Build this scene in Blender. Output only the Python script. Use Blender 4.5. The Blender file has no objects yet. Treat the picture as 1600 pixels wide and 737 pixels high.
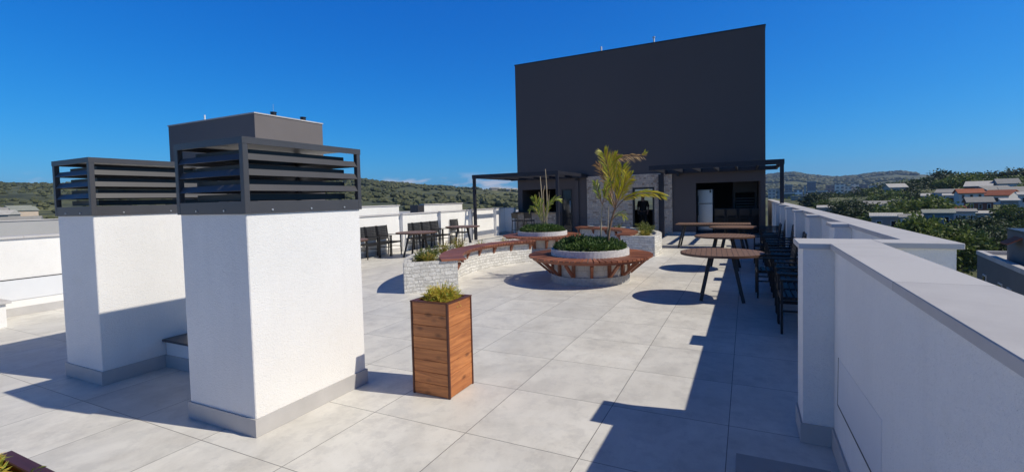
import bpy, math, random
from math import sin, cos, pi, radians, hypot, atan2, tan, sqrt, floor
from mathutils import Vector, Matrix, noise as mnoise
random.seed(7)
scene = bpy.context.scene
COL = scene.collection
H = 1.65                                   # eye height above the terrace

# ------------------------------------------------------------------ camera
YAW, PITCH, ROLL, FPX, CY = radians(26.28), radians(2.40), radians(-1.42), 743.28, 342.4
fwd = Vector((-sin(YAW)*cos(PITCH), cos(YAW)*cos(PITCH), -sin(PITCH)))
rgt = Vector((cos(YAW), sin(YAW), 0)); up = rgt.cross(fwd)
r2 = cos(ROLL)*rgt + sin(ROLL)*up; u2 = -sin(ROLL)*rgt + cos(ROLL)*up
cd = bpy.data.cameras.new('camera'); cam = bpy.data.objects.new('camera', cd); COL.objects.link(cam)
cam.matrix_world = Matrix(((r2.x, u2.x, -fwd.x, 0), (r2.y, u2.y, -fwd.y, 0), (r2.z, u2.z, -fwd.z, H), (0, 0, 0, 1)))
cd.sensor_width = 36; cd.sensor_fit = 'HORIZONTAL'; cd.lens = FPX/1600*36
cd.shift_y = -(368.5-CY)/1600
cd.clip_start = .05; cd.clip_end = 30000
scene.camera = cam

def ray(px, py):                           # direction seen at a pixel of the photograph (used to survey the far landscape)
    a, b = (px-800)/FPX, -(py-CY)/FPX
    return fwd + a*r2 + b*u2
def azel(px, py):
    d = ray(px, py); return atan2(d.x, d.y), atan2(d.z, hypot(d.x, d.y))
def at_r(px, py, r):
    d = ray(px, py); t = r/hypot(d.x, d.y); return Vector((d.x*t, d.y*t, H+d.z*t))

# ------------------------------------------------------------------ mesh helpers
class MB:
    def __init__(s): s.v = []; s.f = []; s.uv = []; s.smooth = []
    def add(s, vs, fs, uvs=None, smooth=False):
        o = len(s.v); s.v += [tuple(p) for p in vs]
        for i, f in enumerate(fs):
            s.f.append(tuple(o+k for k in f)); s.uv.append(uvs[i] if uvs else None); s.smooth.append(smooth)
        return s
    def box(s, x0, x1, y0, y1, z0, z1, M=None):
        vs = [Vector(p) for p in ((x0,y0,z0),(x1,y0,z0),(x1,y1,z0),(x0,y1,z0),(x0,y0,z1),(x1,y0,z1),(x1,y1,z1),(x0,y1,z1))]
        if M: vs = [M @ p for p in vs]
        return s.add(vs, [(0,3,2,1),(4,5,6,7),(0,1,5,4),(1,2,6,5),(2,3,7,6),(3,0,4,7)])
    def bbox(s, x0, x1, y0, y1, z0, z1, b=.008, M=None):    # box with chamfered edges
        def ring(z, i): return [(x0+i,y0+b),(x0+b,y0+i),(x1-b,y0+i),(x1-i,y0+b),(x1-i,y1-b),(x1-b,y1-i),(x0+b,y1-i),(x0+i,y1-b)]
        L = [[(x,y,z0) for x,y in ring(z0,b)], [(x,y,z0+b) for x,y in ring(z0,0)], [(x,y,z1-b) for x,y in ring(z1,0)], [(x,y,z1) for x,y in ring(z1,b)]]
        vs = [Vector(p) for r in L for p in r]
        if M: vs = [M @ p for p in vs]
        fs = [tuple(reversed(range(8))), tuple(range(24,32))]
        for k in range(3):
            for i in range(8): j=(i+1)%8; fs.append((k*8+i,k*8+j,k*8+8+j,k*8+8+i))
        return s.add(vs, fs)
    def bar(s, a, b, w, h=None, upv=(0,0,1)):               # square bar from a to b
        a, b = Vector(a), Vector(b); d = (b-a).normalized(); u = Vector(upv)
        if abs(d.dot(u)) > .98: u = Vector((1,0,0))
        x = d.cross(u).normalized(); y = x.cross(d); h = h or w
        vs = [p+x*sx*w/2+y*sy*h/2 for p in (a,b) for sx,sy in ((-1,-1),(1,-1),(1,1),(-1,1))]
        return s.add(vs, [(3,2,1,0),(4,5,6,7),(0,1,5,4),(1,2,6,5),(2,3,7,6),(3,0,4,7)])
    def tube(s, pts, rad, n=8, cap=True):
        pts = [Vector(p) for p in pts]; rs = rad if isinstance(rad,(list,tuple)) else [rad]*len(pts)
        vs = []; fs = []
        for i, p in enumerate(pts):
            d = (pts[min(i+1,len(pts)-1)]-pts[max(i-1,0)]).normalized()
            u = Vector((0,0,1)) if abs(d.z) < .95 else Vector((1,0,0))
            x = d.cross(u).normalized(); y = x.cross(d)
            for k in range(n): t = 2*pi*k/n; vs.append(p+(x*cos(t)+y*sin(t))*rs[i])
        for i in range(len(pts)-1):
            for k in range(n): j=(k+1)%n; fs.append((i*n+k,i*n+j,(i+1)*n+j,(i+1)*n+k))
        s.add(vs, fs, smooth=True)
        if cap: s.add(vs[:n], [tuple(range(n))]); s.add(vs[-n:], [tuple(reversed(range(n)))])
        return s
    def sector(s, c, r0, r1, a0, a1, z0, z1, n=48, full=False):   # solid ring / ring sector, uv along the arc
        vs = []; fs = []; uv = []
        m = n if full else n+1
        for i in range(m):
            a = a0+(a1-a0)*i/n
            for r, z in ((r0,z0),(r1,z0),(r1,z1),(r0,z1)): vs.append((c[0]+r*cos(a), c[1]+r*sin(a), z))
        for i in range(n):
            j = (i+1) % m
            A = [i*4+k for k in range(4)]; B = [j*4+k for k in range(4)]
            t0, t1 = a0+(a1-a0)*i/n, a0+(a1-a0)*(i+1)/n
            fs.append((A[1],B[1],B[2],A[2])); uv.append([(r1*t0,z0),(r1*t1,z0),(r1*t1,z1),(r1*t0,z1)])
            fs.append((B[0],A[0],A[3],B[3])); uv.append([(r0*t1,z0),(r0*t0,z0),(r0*t0,z1),(r0*t1,z1)])
            fs.append((A[3],A[2],B[2],B[3])); uv.append([(r0*t0,r0),(r0*t0,r1),(r0*t1,r1),(r0*t1,r0)])
            fs.append((A[1],A[0],B[0],B[1])); uv.append([(r0*t0,r1),(r0*t0,r0),(r0*t1,r0),(r0*t1,r1)])
        if not full:
            fs.append((0,1,2,3)); uv.append([(r0,z0),(r1,z0),(r1,z1),(r0,z1)])
            e = n*4; fs.append((e+1,e,e+3,e+2)); uv.append([(r1,z0),(r0,z0),(r0,z1),(r1,z1)])
        return s.add(vs, fs, uv)
    def disc(s, c, r, z, n=48, a0=0, a1=2*pi):
        vs = [(c[0]+r*cos(a0+(a1-a0)*i/n), c[1]+r*sin(a0+(a1-a0)*i/n), z) for i in range(n)]
        return s.add(vs, [tuple(range(n))])
    def build(s, name, mat, parent=None, origin=(0,0,0)):
        me = bpy.data.meshes.new(name); o = Vector(origin)
        me.from_pydata([tuple(Vector(p)-o) for p in s.v], [], s.f)
        uvl = me.uv_layers.new(name='UVMap')
        vd = s.v
        flat = []
        for f, uv in zip(s.f, s.uv):
            if uv: flat += [c for p in uv for c in p]; continue
            a, b, c = (Vector(vd[f[0]]), Vector(vd[f[1]]), Vector(vd[f[2]]))
            n = (b-a).cross(c-a); ax = (abs(n.x), abs(n.y), abs(n.z)); k = ax.index(max(ax))
            for i in f:
                p = vd[i]; flat += [(p[1],p[2]),(p[0],p[2]),(p[0],p[1])][k]
        uvl.data.foreach_set('uv', flat)
        me.polygons.foreach_set('use_smooth', s.smooth)
        me.materials.append(mat); me.update()
        ob = bpy.data.objects.new(name, me); COL.objects.link(ob)
        ob.location = o
        if parent: ob.parent = parent; ob.location = o
        return ob

def tag(o, label=None, cat=None, group=None, kind=None):
    if label: o['label'] = label
    if cat: o['category'] = cat
    if group: o['group'] = group
    if kind: o['kind'] = kind
    return o
def thing(name, label, cat, loc=(0,0,0), rz=0, group=None):
    o = bpy.data.objects.new(name, None); COL.objects.link(o); o.location = loc; o.rotation_euler = (0,0,rz)
    o.empty_display_size = .2
    return tag(o, label, cat, group)
def dup(o, parent=None):
    c = o.copy(); COL.objects.link(c)
    if parent: c.parent = parent
    for ch in list(o.children): dup(ch, c)
    return c

def wall_open(mb, x0, x1, z0, z1, y0, y1, ops):
    """slab in the xz plane from y0 (front) to y1 with rectangular openings (xa,xb,za,zb)"""
    xs = sorted({x0,x1}|{c for o in ops for c in o[:2]}); zs = sorted({z0,z1}|{c for o in ops for c in o[2:]})
    def solid(i, j):
        if i < 0 or j < 0 or i >= len(xs)-1 or j >= len(zs)-1: return False
        cx, cz = (xs[i]+xs[i+1])/2, (zs[j]+zs[j+1])/2
        return not any(a < cx < b and c < cz < d for a,b,c,d in ops)
    for i in range(len(xs)-1):
        for j in range(len(zs)-1):
            if not solid(i,j): continue
            a,b,c,d = xs[i],xs[i+1],zs[j],zs[j+1]
            mb.add([(a,y0,c),(b,y0,c),(b,y0,d),(a,y0,d)], [(0,1,2,3)])
            mb.add([(a,y1,c),(b,y1,c),(b,y1,d),(a,y1,d)], [(3,2,1,0)])
            if not solid(i-1,j): mb.add([(a,y0,c),(a,y1,c),(a,y1,d),(a,y0,d)], [(3,2,1,0)])
            if not solid(i+1,j): mb.add([(b,y0,c),(b,y1,c),(b,y1,d),(b,y0,d)], [(0,1,2,3)])
            if not solid(i,j-1): mb.add([(a,y0,c),(b,y0,c),(b,y1,c),(a,y1,c)], [(3,2,1,0)])
            if not solid(i,j+1): mb.add([(a,y0,d),(b,y0,d),(b,y1,d),(a,y1,d)], [(0,1,2,3)])
    return mb

# ------------------------------------------------------------------ materials
class NT:
    def __init__(s, name):
        s.m = bpy.data.materials.new(name); s.m.use_nodes = True; s.t = s.m.node_tree
        s.b = s.t.nodes['Principled BSDF']
    def n(s, typ, **kw):
        nd = s.t.nodes.new(typ)
        for k, v in kw.items():
            if k.startswith('_'): setattr(nd, k[1:], v)
            else:
                key = k.replace('__',' ')
                nd.inputs[int(key[1:]) if key[0]=='i' and key[1:].isdigit() else key].default_value = v
        return nd
    def l(s, a, b): s.t.links.new(a, b)
    def math(s, op, a, b=None):
        nd = s.t.nodes.new('ShaderNodeMath'); nd.operation = op
        for i, x in enumerate((a, b)):
            if x is None: continue
            if isinstance(x, (int,float)): nd.inputs[i].default_value = x
            else: s.l(x, nd.inputs[i])
        return nd.outputs[0]
    def mix(s, fac, a, b, typ='MIX'):
        nd = s.t.nodes.new('ShaderNodeMix'); nd.data_type = 'RGBA'; nd.blend_type = typ
        for i, x in ((0,fac),(6,a),(7,b)):
            if isinstance(x, (int,float)): nd.inputs[i].default_value = x
            elif isinstance(x, tuple): nd.inputs[i].default_value = (*x[:3],1)
            else: s.l(x, nd.inputs[i])
        return nd.outputs[2]
    def ramp(s, fac, stops):
        nd = s.t.nodes.new('ShaderNodeValToRGB'); e = nd.color_ramp.elements
        while len(e) < len(stops): e.new(.5)
        for el, (p, c) in zip(e, stops):
            el.position = p; el.color = (*c,1) if isinstance(c, tuple) else (c,c,c,1)
        s.l(fac, nd.inputs[0]); return nd.outputs[0]
    def coord(s, which='Object', scale=(1,1,1), loc=(0,0,0)):
        tc = s.t.nodes.new('ShaderNodeTexCoord'); mp = s.t.nodes.new('ShaderNodeMapping')
        mp.inputs['Scale'].default_value = scale; mp.inputs['Location'].default_value = loc
        s.l(tc.outputs[which], mp.inputs['Vector']); return mp.outputs[0]
    def noise(s, vec, scale, detail=4, rough=.55, dist=0):
        nd = s.n('ShaderNodeTexNoise', Scale=scale, Detail=detail, Roughness=rough, Distortion=dist)
        s.l(vec, nd.inputs['Vector']); return nd.outputs[0]
    def bump(s, hgt, strength=.3, dist=.01):
        nd = s.n('ShaderNodeBump', Strength=strength, Distance=dist); s.l(hgt, nd.inputs['Height'])
        s.l(nd.outputs[0], s.b.inputs['Normal'])
    def col(s, c):
        if isinstance(c, tuple): s.b.inputs['Base Color'].default_value = (*c,1)
        else: s.l(c, s.b.inputs['Base Color'])
    def rough(s, v): s.b.inputs['Roughness'].default_value = v

def m_plain(name, c, rough=.6, var=.12, scale=6, metal=0, bump=0, bscale=200):
    t = NT(name); v = t.coord()
    n = t.noise(v, scale, 5)
    t.col(t.mix(n, tuple(x*(1-var) for x in c), tuple(min(1,x*(1+var)) for x in c))); t.rough(rough)
    t.b.inputs['Metallic'].default_value = metal
    if bump: t.bump(t.noise(v, bscale, 3), bump, .004)
    return t.m
def m_stucco(name, c, dirt=.1):
    t = NT(name); v = t.coord()
    big = t.noise(v, .9, 6, .6); st = t.noise(t.coord('Object',(7,7,.5)), 1, 5, .6)
    base = t.mix(t.ramp(big,[(.35,0.),(.7,1.)]), tuple(x*(1-dirt) for x in c), c)
    base = t.mix(t.math('MULTIPLY', t.ramp(st,[(.52,0.),(.75,1.)]), .35), base, tuple(x*.84 for x in c))
    t.col(base); t.rough(.85)
    s3 = t.noise(t.coord('Object',(14,14,.35)), 1, 6, .7); lo = t.noise(v, 2.6, 7, .7)
    base = t.mix(t.math('MULTIPLY', t.ramp(s3,[(.60,0.),(.78,1.)]), .22), base, tuple(x*.70 for x in c))
    base = t.mix(t.math('MULTIPLY', t.ramp(lo,[(.60,0.),(.72,1.)]), .16), base, (c[0]*.80,c[1]*.76,c[2]*.68)); t.col(base)
    g = t.noise(v, 95, 3, .7); vo = t.n('ShaderNodeTexVoronoi', Scale=55.); t.l(v, vo.inputs['Vector'])
    pit = t.ramp(vo.outputs['Distance'], [(.0,0.),(.22,1.)])
    sp_ = t.noise(v, 42, 4, .75); base = t.mix(t.math('MULTIPLY', t.ramp(sp_,[(.52,0.),(.68,1.)]), .22), base, tuple(x*.72 for x in c)); t.col(base)
    t.bump(t.math('ADD', t.math('MULTIPLY', g, .8), t.math('MULTIPLY', pit, .35)), 1.0, .006)
    return t.m
def m_floor():
    t = NT('porcelain_tile'); T = .84
    v = t.coord('Object', (1/T,1/T,1/T), (.12/T, -2.815/T, 0))
    sx = t.n('ShaderNodeSeparateXYZ'); t.l(v, sx.inputs[0])
    fx, fy = t.math('FLOOR', sx.outputs[0]), t.math('FLOOR', sx.outputs[1])
    cx = t.n('ShaderNodeCombineXYZ'); t.l(fx, cx.inputs[0]); t.l(fy, cx.inputs[1])
    wn = t.n('ShaderNodeTexWhiteNoise', _noise_dimensions='3D'); t.l(cx.outputs[0], wn.inputs['Vector'])
    off = t.n('ShaderNodeVectorMath', _operation='SCALE', Scale=37.); t.l(wn.outputs['Color'], off.inputs[0])
    ad = t.n('ShaderNodeVectorMath', _operation='ADD'); t.l(v, ad.inputs[0]); t.l(off.outputs[0], ad.inputs[1])
    mp = t.n('ShaderNodeMapping', Scale=(1.25,.8,1)); t.l(ad.outputs[0], mp.inputs['Vector'])
    s1 = t.noise(mp.outputs[0], 1.6, 9, .66, .5)
    mp2 = t.n('ShaderNodeMapping', Scale=(4.5,1.1,1), Rotation=(0,0,.05)); t.l(ad.outputs[0], mp2.inputs['Vector'])
    s2 = t.noise(mp2.outputs[0], 1.1, 9, .74, .35)
    c = t.ramp(s1, [(.3,(.57,.55,.505)),(.5,(.72,.695,.64)),(.68,(.80,.775,.715))])
    c = t.mix(t.math('MULTIPLY', t.ramp(s2,[(.5,0.),(.74,1.)]), .27), c, (.42,.405,.395))
    c = t.mix(t.math('MULTIPLY', t.ramp(wn.outputs['Value'],[(0.,0.),(1.,1.)]), .42), c, (.50,.49,.47))
    dirt = t.noise(t.coord(), .55, 6, .65)
    c = t.mix(t.math('MULTIPLY', t.ramp(dirt,[(.5,0.),(.75,1.)]), .3), c, (.43,.415,.39))
    def edge(o):
        fr = t.math('FRACT', o); return t.math('MINIMUM', fr, t.math('SUBTRACT', 1., fr))
    e = t.math('MINIMUM', edge(sx.outputs[0]), edge(sx.outputs[1]))
    gm = t.math('LESS_THAN', e, .0032)
    c3 = t.noise(t.coord('Object',(1,1,1)), 2.3, 8, .72)
    c = t.mix(t.math('MULTIPLY', t.ramp(c3,[(.52,0.),(.68,1.)]), .36), c, (.46,.425,.38))
    c4 = t.noise(ad.outputs[0], 5.5, 8, .7); c = t.mix(t.math('MULTIPLY', t.ramp(c4,[(.50,0.),(.60,1.)]), .30), c, (.44,.43,.415)); c5 = t.noise(ad.outputs[0], 1.9, 5, .6); c = t.mix(t.math('MULTIPLY', t.ramp(c5,[(.5,0.),(.7,1.)]), .30), c, (.80,.79,.755))
    c = t.mix(gm, c, (.16,.15,.14)); t.col(c)
    rr = t.n('ShaderNodeMapRange', i3=.38, i4=.62); t.l(s1, rr.inputs[0]); t.l(rr.outputs[0], t.b.inputs['Roughness'])
    t.b.inputs['Specular IOR Level'].default_value = .4
    t.bump(t.math('ADD', t.math('MULTIPLY', s2, .12), t.math('SUBTRACT', 1., gm)), .25, .003)
    return t.m
def m_wood(name, dark, light, axis='xy', sc=1., rough=.5, knots=True, rnd=.6, rdk=.7):
    t = NT(name)
    scl = {'xy':(1.6,1.6,17),'z':(26,26,1.6),'x':(2,26,26),'y':(26,2,26)}[axis]
    scl = tuple(q*sc for q in scl)
    tc = t.n('ShaderNodeTexCoord'); oi = t.n('ShaderNodeObjectInfo')
    ad = t.n('ShaderNodeVectorMath', _operation='ADD'); t.l(tc.outputs['Object'], ad.inputs[0]); t.l(oi.outputs['Random'], ad.inputs[1])
    mp = t.n('ShaderNodeMapping', Scale=scl); t.l(ad.outputs[0], mp.inputs['Vector'])
    g = t.noise(mp.outputs[0], 1., 9, .68, 1.6)
    big = t.noise(tc.outputs['Object'], 5*sc, 4)
    c = t.ramp(g, [(.28,dark),(.5,tuple((a+b)/2 for a,b in zip(dark,light))),(.72,light)])
    c = t.mix(t.math('MULTIPLY', big, .45), c, tuple(x*.72 for x in dark))
    if knots:
        mp3 = t.n('ShaderNodeMapping', Scale=(4.5,4.5,9.)); t.l(ad.outputs[0], mp3.inputs['Vector'])
        vo = t.n('ShaderNodeTexVoronoi', Scale=1.1); t.l(mp3.outputs[0], vo.inputs['Vector'])
        k = t.ramp(vo.outputs['Distance'], [(.08,1.),(.24,0.)])
        c = t.mix(t.math('MULTIPLY', k, .75), c, tuple(x*.35 for x in dark))
    ge = t.n('ShaderNodeNewGeometry'); c = t.mix(t.math('MULTIPLY', ge.outputs['Random Per Island'], rnd), c, tuple(x*rdk for x in dark))
    t.col(c); t.rough(rough); t.bump(g, .25, .003)
    return t.m
def m_stone(name, cols, mortar, bw=.2, rh=.085, rough=.9, bump=1., gap=.006, warp=.035):
    """split-face stone pieces laid by UV in metres"""
    t = NT(name)
    tc = t.n('ShaderNodeTexCoord')
    nz = t.n('ShaderNodeTexNoise', Scale=7., Detail=3.); t.l(tc.outputs['UV'], nz.inputs['Vector'])
    sc = t.n('ShaderNodeVectorMath', _operation='SCALE', Scale=warp); t.l(nz.outputs['Color'], sc.inputs[0])
    ad = t.n('ShaderNodeVectorMath', _operation='ADD'); t.l(tc.outputs['UV'], ad.inputs[0]); t.l(sc.outputs[0], ad.inputs[1])
    br = t.n('ShaderNodeTexBrick', _offset=.37, _squash=.6, _squash_frequency=3, Scale=1., Mortar__Size=gap, Bias=0.)
    br.inputs['Brick Width'].default_value = bw; br.inputs['Row Height'].default_value = rh
    br.inputs['Color1'].default_value = (0,0,0,1); br.inputs['Color2'].default_value = (1,1,1,1); br.inputs['Mortar'].default_value = (.5,.5,.5,1)
    t.l(ad.outputs[0], br.inputs['Vector'])
    g = t.noise(tc.outputs['Object'], 38, 6, .7); g2 = t.noise(tc.outputs['Object'], 9, 4, .6)
    n = len(cols)
    f = t.math('ADD', t.math('MULTIPLY', br.outputs['Color'], .75), t.math('MULTIPLY', g, .25))
    c = t.ramp(f, [((i+.5)/n, cc) for i, cc in enumerate(cols)])
    c = t.mix(t.math('MULTIPLY', t.ramp(g,[(.4,1.),(.62,0.)]), .35), c, tuple(x*.55 for x in cols[0]))
    c = t.mix(br.outputs['Fac'], c, mortar)
    t.col(c); t.rough(rough)
    hgt = t.math('ADD', t.math('MULTIPLY', t.math('SUBTRACT',1.,br.outputs['Fac']), 1.2), t.math('ADD', t.math('MULTIPLY', g, .9), t.math('MULTIPLY', g2, 1.2)))
    t.bump(hgt, bump, .02)
    return t.m
def m_leaf(name, cols, rough=.55, sub=.25):
    t = NT(name)
    ge = t.n('ShaderNodeNewGeometry'); oi = t.n('ShaderNodeObjectInfo')
    f = t.math('FRACT', t.math('ADD', ge.outputs['Random Per Island'], t.math('MULTIPLY', oi.outputs['Random'], .35)))
    n = len(cols); c = t.ramp(f, [((i+.5)/n, cc) for i, cc in enumerate(cols)])
    t.col(c); t.rough(rough)
    tr = t.n('ShaderNodeBsdfTranslucent'); t.l(c, tr.inputs[0])
    mx = t.n('ShaderNodeMixShader', Fac=sub); t.l(t.b.outputs[0], mx.inputs[1]); t.l(tr.outputs[0], mx.inputs[2])
    t.l(mx.outputs[0], t.t.nodes['Material Output'].inputs['Surface'])
    return t.m
def m_facade(name, wallc, winc, fw=3.2, fh=2.9):
    t = NT(name); tc = t.n('ShaderNodeTexCoord')
    br = t.n('ShaderNodeTexBrick', _offset=0., _squash=1., Scale=1., Mortar__Size=.75, Mortar__Smooth=.02)
    br.inputs['Brick Width'].default_value = fw; br.inputs['Row Height'].default_value = fh
    br.inputs['Color1'].default_value = (*winc,1); br.inputs['Color2'].default_value = tuple(x*1.6 for x in winc)+(1,)
    br.inputs['Mortar'].default_value = (*wallc,1); t.l(tc.outputs['UV'], br.inputs['Vector'])
    n = t.noise(tc.outputs['Object'], .3, 4); t.col(t.mix(t.math('MULTIPLY', n, .4), br.outputs['Color'], tuple(x*.8 for x in wallc))); t.rough(.8)
    return t.m
def m_roof(name, c, axis='x', pitch=.25):
    t = NT(name); tc = t.n('ShaderNodeTexCoord')
    w = t.n('ShaderNodeTexWave', _wave_type='BANDS', _bands_direction='X' if axis=='x' else 'Y', Scale=.5/pitch); t.l(tc.outputs['Object'], w.inputs['Vector'])
    n = t.noise(tc.outputs['Object'], 1.2, 6, .65)
    cc = t.mix(n, tuple(x*.6 for x in c), tuple(min(1,x*1.25) for x in c))
    t.col(t.mix(t.math('MULTIPLY', w.outputs['Fac'], .25), cc, tuple(x*.5 for x in c))); t.rough(.85); t.bump(w.outputs['Fac'], .4, .03)
    return t.m

WHITE = m_stucco('white_textured_render', (.86,.845,.82))
SMOOTHW = m_plain('smooth_white_panel', (.70,.71,.73), .45, .04)
def m_coping():
    t = NT('pale_stone_coping'); tc = t.n('ShaderNodeNewGeometry'); sx = t.n('ShaderNodeSeparateXYZ'); t.l(tc.outputs['Position'], sx.inputs[0])
    q = t.math('DIVIDE', t.math('ADD', sx.outputs[1], 100.35), 1.22); fr = t.math('FRACT', q); sm = t.math('LESS_THAN', fr, .0045)
    wn = t.n('ShaderNodeTexWhiteNoise', _noise_dimensions='1D'); t.l(t.math('FLOOR', q), wn.inputs['W'])
    n = t.noise(tc.outputs['Position'], 3.2, 7, .65); n2 = t.noise(tc.outputs['Position'], 60, 3, .7)
    c = t.ramp(t.math('ADD', t.math('MULTIPLY', n, .7), t.math('MULTIPLY', wn.outputs['Value'], .3)), [(.3,(.45,.43,.425)),(.6,(.56,.54,.53))])
    c = t.mix(t.math('MULTIPLY', n2, .25), c, (.40,.39,.385)); c = t.mix(t.math('MULTIPLY', sm, .75), c, (.20,.19,.185))
    t.col(c); t.rough(.6); t.bump(n2, .2, .003); return t.m
COPING = m_coping()
SKIRT = m_plain('grey_tile_skirting', (.47,.455,.445), .55, .15, 5)
FLOOR = m_floor()
def m_dark():
    t = NT('charcoal_render'); v = t.coord(); b_ = t.noise(v, .35, 6, .6); st = t.noise(t.coord('Object',(3.5,3.5,.22)), 1, 6, .65)
    c = t.mix(b_, (.084,.070,.070), (.098,.084,.083)); c = t.mix(t.math('MULTIPLY', t.ramp(st,[(.48,0.),(.8,1.)]), .10), c, (.11,.10,.10))
    t.col(c); t.rough(.78); t.bump(t.noise(v, 60, 3, .7), .3, .006); return t.m
DARKW = m_dark()
DARKW2 = m_plain('charcoal_brown_render', (.145,.130,.130), .8, .12, .7)
BLACKM = m_plain('dark_grey_powder_coated_steel', (.040,.040,.045), .42, .15, 8)
LOUVRE = m_plain('graphite_painted_sheet', (.060,.060,.066), .40, .15, 6)
BLACK = m_plain('black_metal', (.012,.012,.014), .45, .2, 10)
WEAVE = m_plain('dark_woven_strap', (.035,.035,.038), .5, .35, 14)
PERG = m_plain('dark_painted_timber', (.012,.013,.022), .55, .2, 8)
STEEL = m_plain('brushed_steel', (.55,.55,.56), .32, .06, 3, .9)
BOLT = m_plain('zinc', (.6,.6,.6), .35, .1, 5, .6)
PINE = m_wood('stained_pine', (.29,.088,.026), (.82,.33,.105), 'xy', 1., .5, True, .28)
PINETRIM = m_wood('dark_stained_trim', (.075,.022,.014), (.16,.05,.024), 'z', 1., .5, False)
MAHO = m_wood('mahogany_stained_rim', (.055,.017,.017), (.11,.035,.032), 'x', 1., .45, False)
DECK = m_wood('red_brown_deck_board', (.24,.075,.037), (.55,.22,.115), 'xy', .6, .5, False, .7, .5)
STONEW = m_stone('white_split_stone', [(.64,.62,.575),(.77,.75,.705),(.85,.83,.78)], (.50,.475,.435), .15, .066, .9, 1., .004, .075)
STONEC = m_plain('pale_granite_curb', (.60,.59,.575), .85, .42, 22, 0, 1., 60)
STONEB = m_plain('grey_granite_base', (.40,.395,.385), .85, .45, 20, 0, 1., 60)
STONEF = m_stone('mixed_facade_stone', [(.42,.31,.23),(.78,.63,.50),(.62,.55,.49),(.88,.74,.58)], (.40,.34,.28), .15, .08, .9, 1., .006, .07)
CREAM = m_stone('cream_ceramic_cladding', [(.58,.55,.50),(.66,.63,.58)], (.38,.35,.32), .6, .1, .5, .25, .004)
SOIL = m_plain('dark_soil', (.035,.024,.016), .95, .5, 40, 0, .8, 60)
PEBBLE = m_plain('pale_gravel', (.52,.49,.43), .9, .45, 30, 0, 1., 70)
GLASS = NT('window_glass'); GLASS.col((.02,.025,.03)); GLASS.rough(.05); GLASS = GLASS.m
def m_tabletop():
    t = NT('brown_slatted_top'); v = t.coord()
    sx = t.n('ShaderNodeSeparateXYZ'); t.l(v, sx.inputs[0])
    def ln(o, p, w): fr = t.math('FRACT', t.math('DIVIDE', o, p)); return t.math('LESS_THAN', fr, w)
    g = t.math('MAXIMUM', ln(sx.outputs[0], .075, .10), t.math('MULTIPLY', ln(sx.outputs[1], .2, .04), .7))
    n = t.noise(t.coord('Object',(30,2.5,30)), 1., 6, .6)
    c = t.mix(n, (.15,.085,.055), (.27,.165,.115)); t.col(t.mix(g, c, (.03,.018,.013))); t.rough(.55)
    t.bump(t.math('SUBTRACT', 1., g), .6, .006)
    return t.m
TABTOP = m_tabletop()
LF_SHRUB = m_leaf('shrub_leaves', [(.040,.085,.018),(.075,.14,.028),(.13,.20,.045)])
LF_YEL = m_leaf('yellow_green_leaves', [(.16,.20,.04),(.34,.36,.06),(.50,.42,.08),(.40,.25,.06)], .5, .35)
LF_FERN = m_leaf('fern_leaves', [(.28,.36,.05),(.58,.58,.08),(.78,.64,.11),(.70,.45,.09)], .5, .4)
LF_MIX = m_leaf('mixed_green_leaves', [(.07,.11,.025),(.15,.19,.04),(.26,.27,.07)], .5, .3)
LF_PALM = m_leaf('palm_leaflets', [(.30,.33,.02),(.52,.50,.03),(.64,.54,.05),(.48,.33,.05)], .45, .4)
LF_CANE = m_leaf('cane_leaves', [(.16,.24,.025),(.36,.42,.05),(.50,.48,.08)], .45, .35)
LF_DRY = m_leaf('dry_palm_leaflets', [(.30,.17,.06),(.42,.26,.09),(.22,.12,.05)], .6, .3)
STEM = m_plain('palm_stem', (.22,.13,.07), .7, .3, 20)
CANE = m_plain('pale_cane', (.40,.32,.20), .6, .25, 15)
BARK = m_plain('bark', (.10,.075,.055), .9, .3, 10)
LF_T = [m_leaf('dark_tree_leaves', [(.022,.040,.012),(.036,.060,.017),(.055,.085,.024)], .6, .2),
        m_leaf('green_tree_leaves', [(.048,.080,.018),(.075,.118,.026),(.11,.155,.036)], .6, .25),
        m_leaf('bright_tree_leaves', [(.085,.125,.022),(.125,.175,.032),(.17,.21,.05)], .6, .3)]
WOODS = m_leaf('woodland', [(.045,.055,.021),(.066,.076,.029),(.094,.098,.040)], .8, 0.)

# ------------------------------------------------------------------ world + sun
SUN_TO = Vector((1.0, .175, .976)).normalized()      # towards the sun
sun_el = math.asin(SUN_TO.z); sun_az = atan2(SUN_TO.x, SUN_TO.y)
w = bpy.data.worlds.new('World'); scene.world = w; w.use_nodes = True
nt = w.node_tree; bg = nt.nodes['Background']
sky = nt.nodes.new('ShaderNodeTexSky'); sky.sky_type = 'NISHITA'; sky.sun_disc = False
sky.sun_elevation = sun_el; sky.sun_rotation = sun_az
sky.altitude = 100; sky.air_density = 1.0; sky.dust_density = 0.15; sky.ozone_density = 4.0
hs = nt.nodes.new('ShaderNodeHueSaturation'); hs.inputs['Saturation'].default_value = 1.0; hs.inputs['Hue'].default_value = .5; hs.inputs['Value'].default_value = 1.0
nt.links.new(sky.outputs[0], hs.inputs['Color'])
sepc = nt.nodes.new('ShaderNodeSeparateColor'); nt.links.new(hs.outputs[0], sepc.inputs[0]); cmb = nt.nodes.new('ShaderNodeCombineColor')
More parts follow.
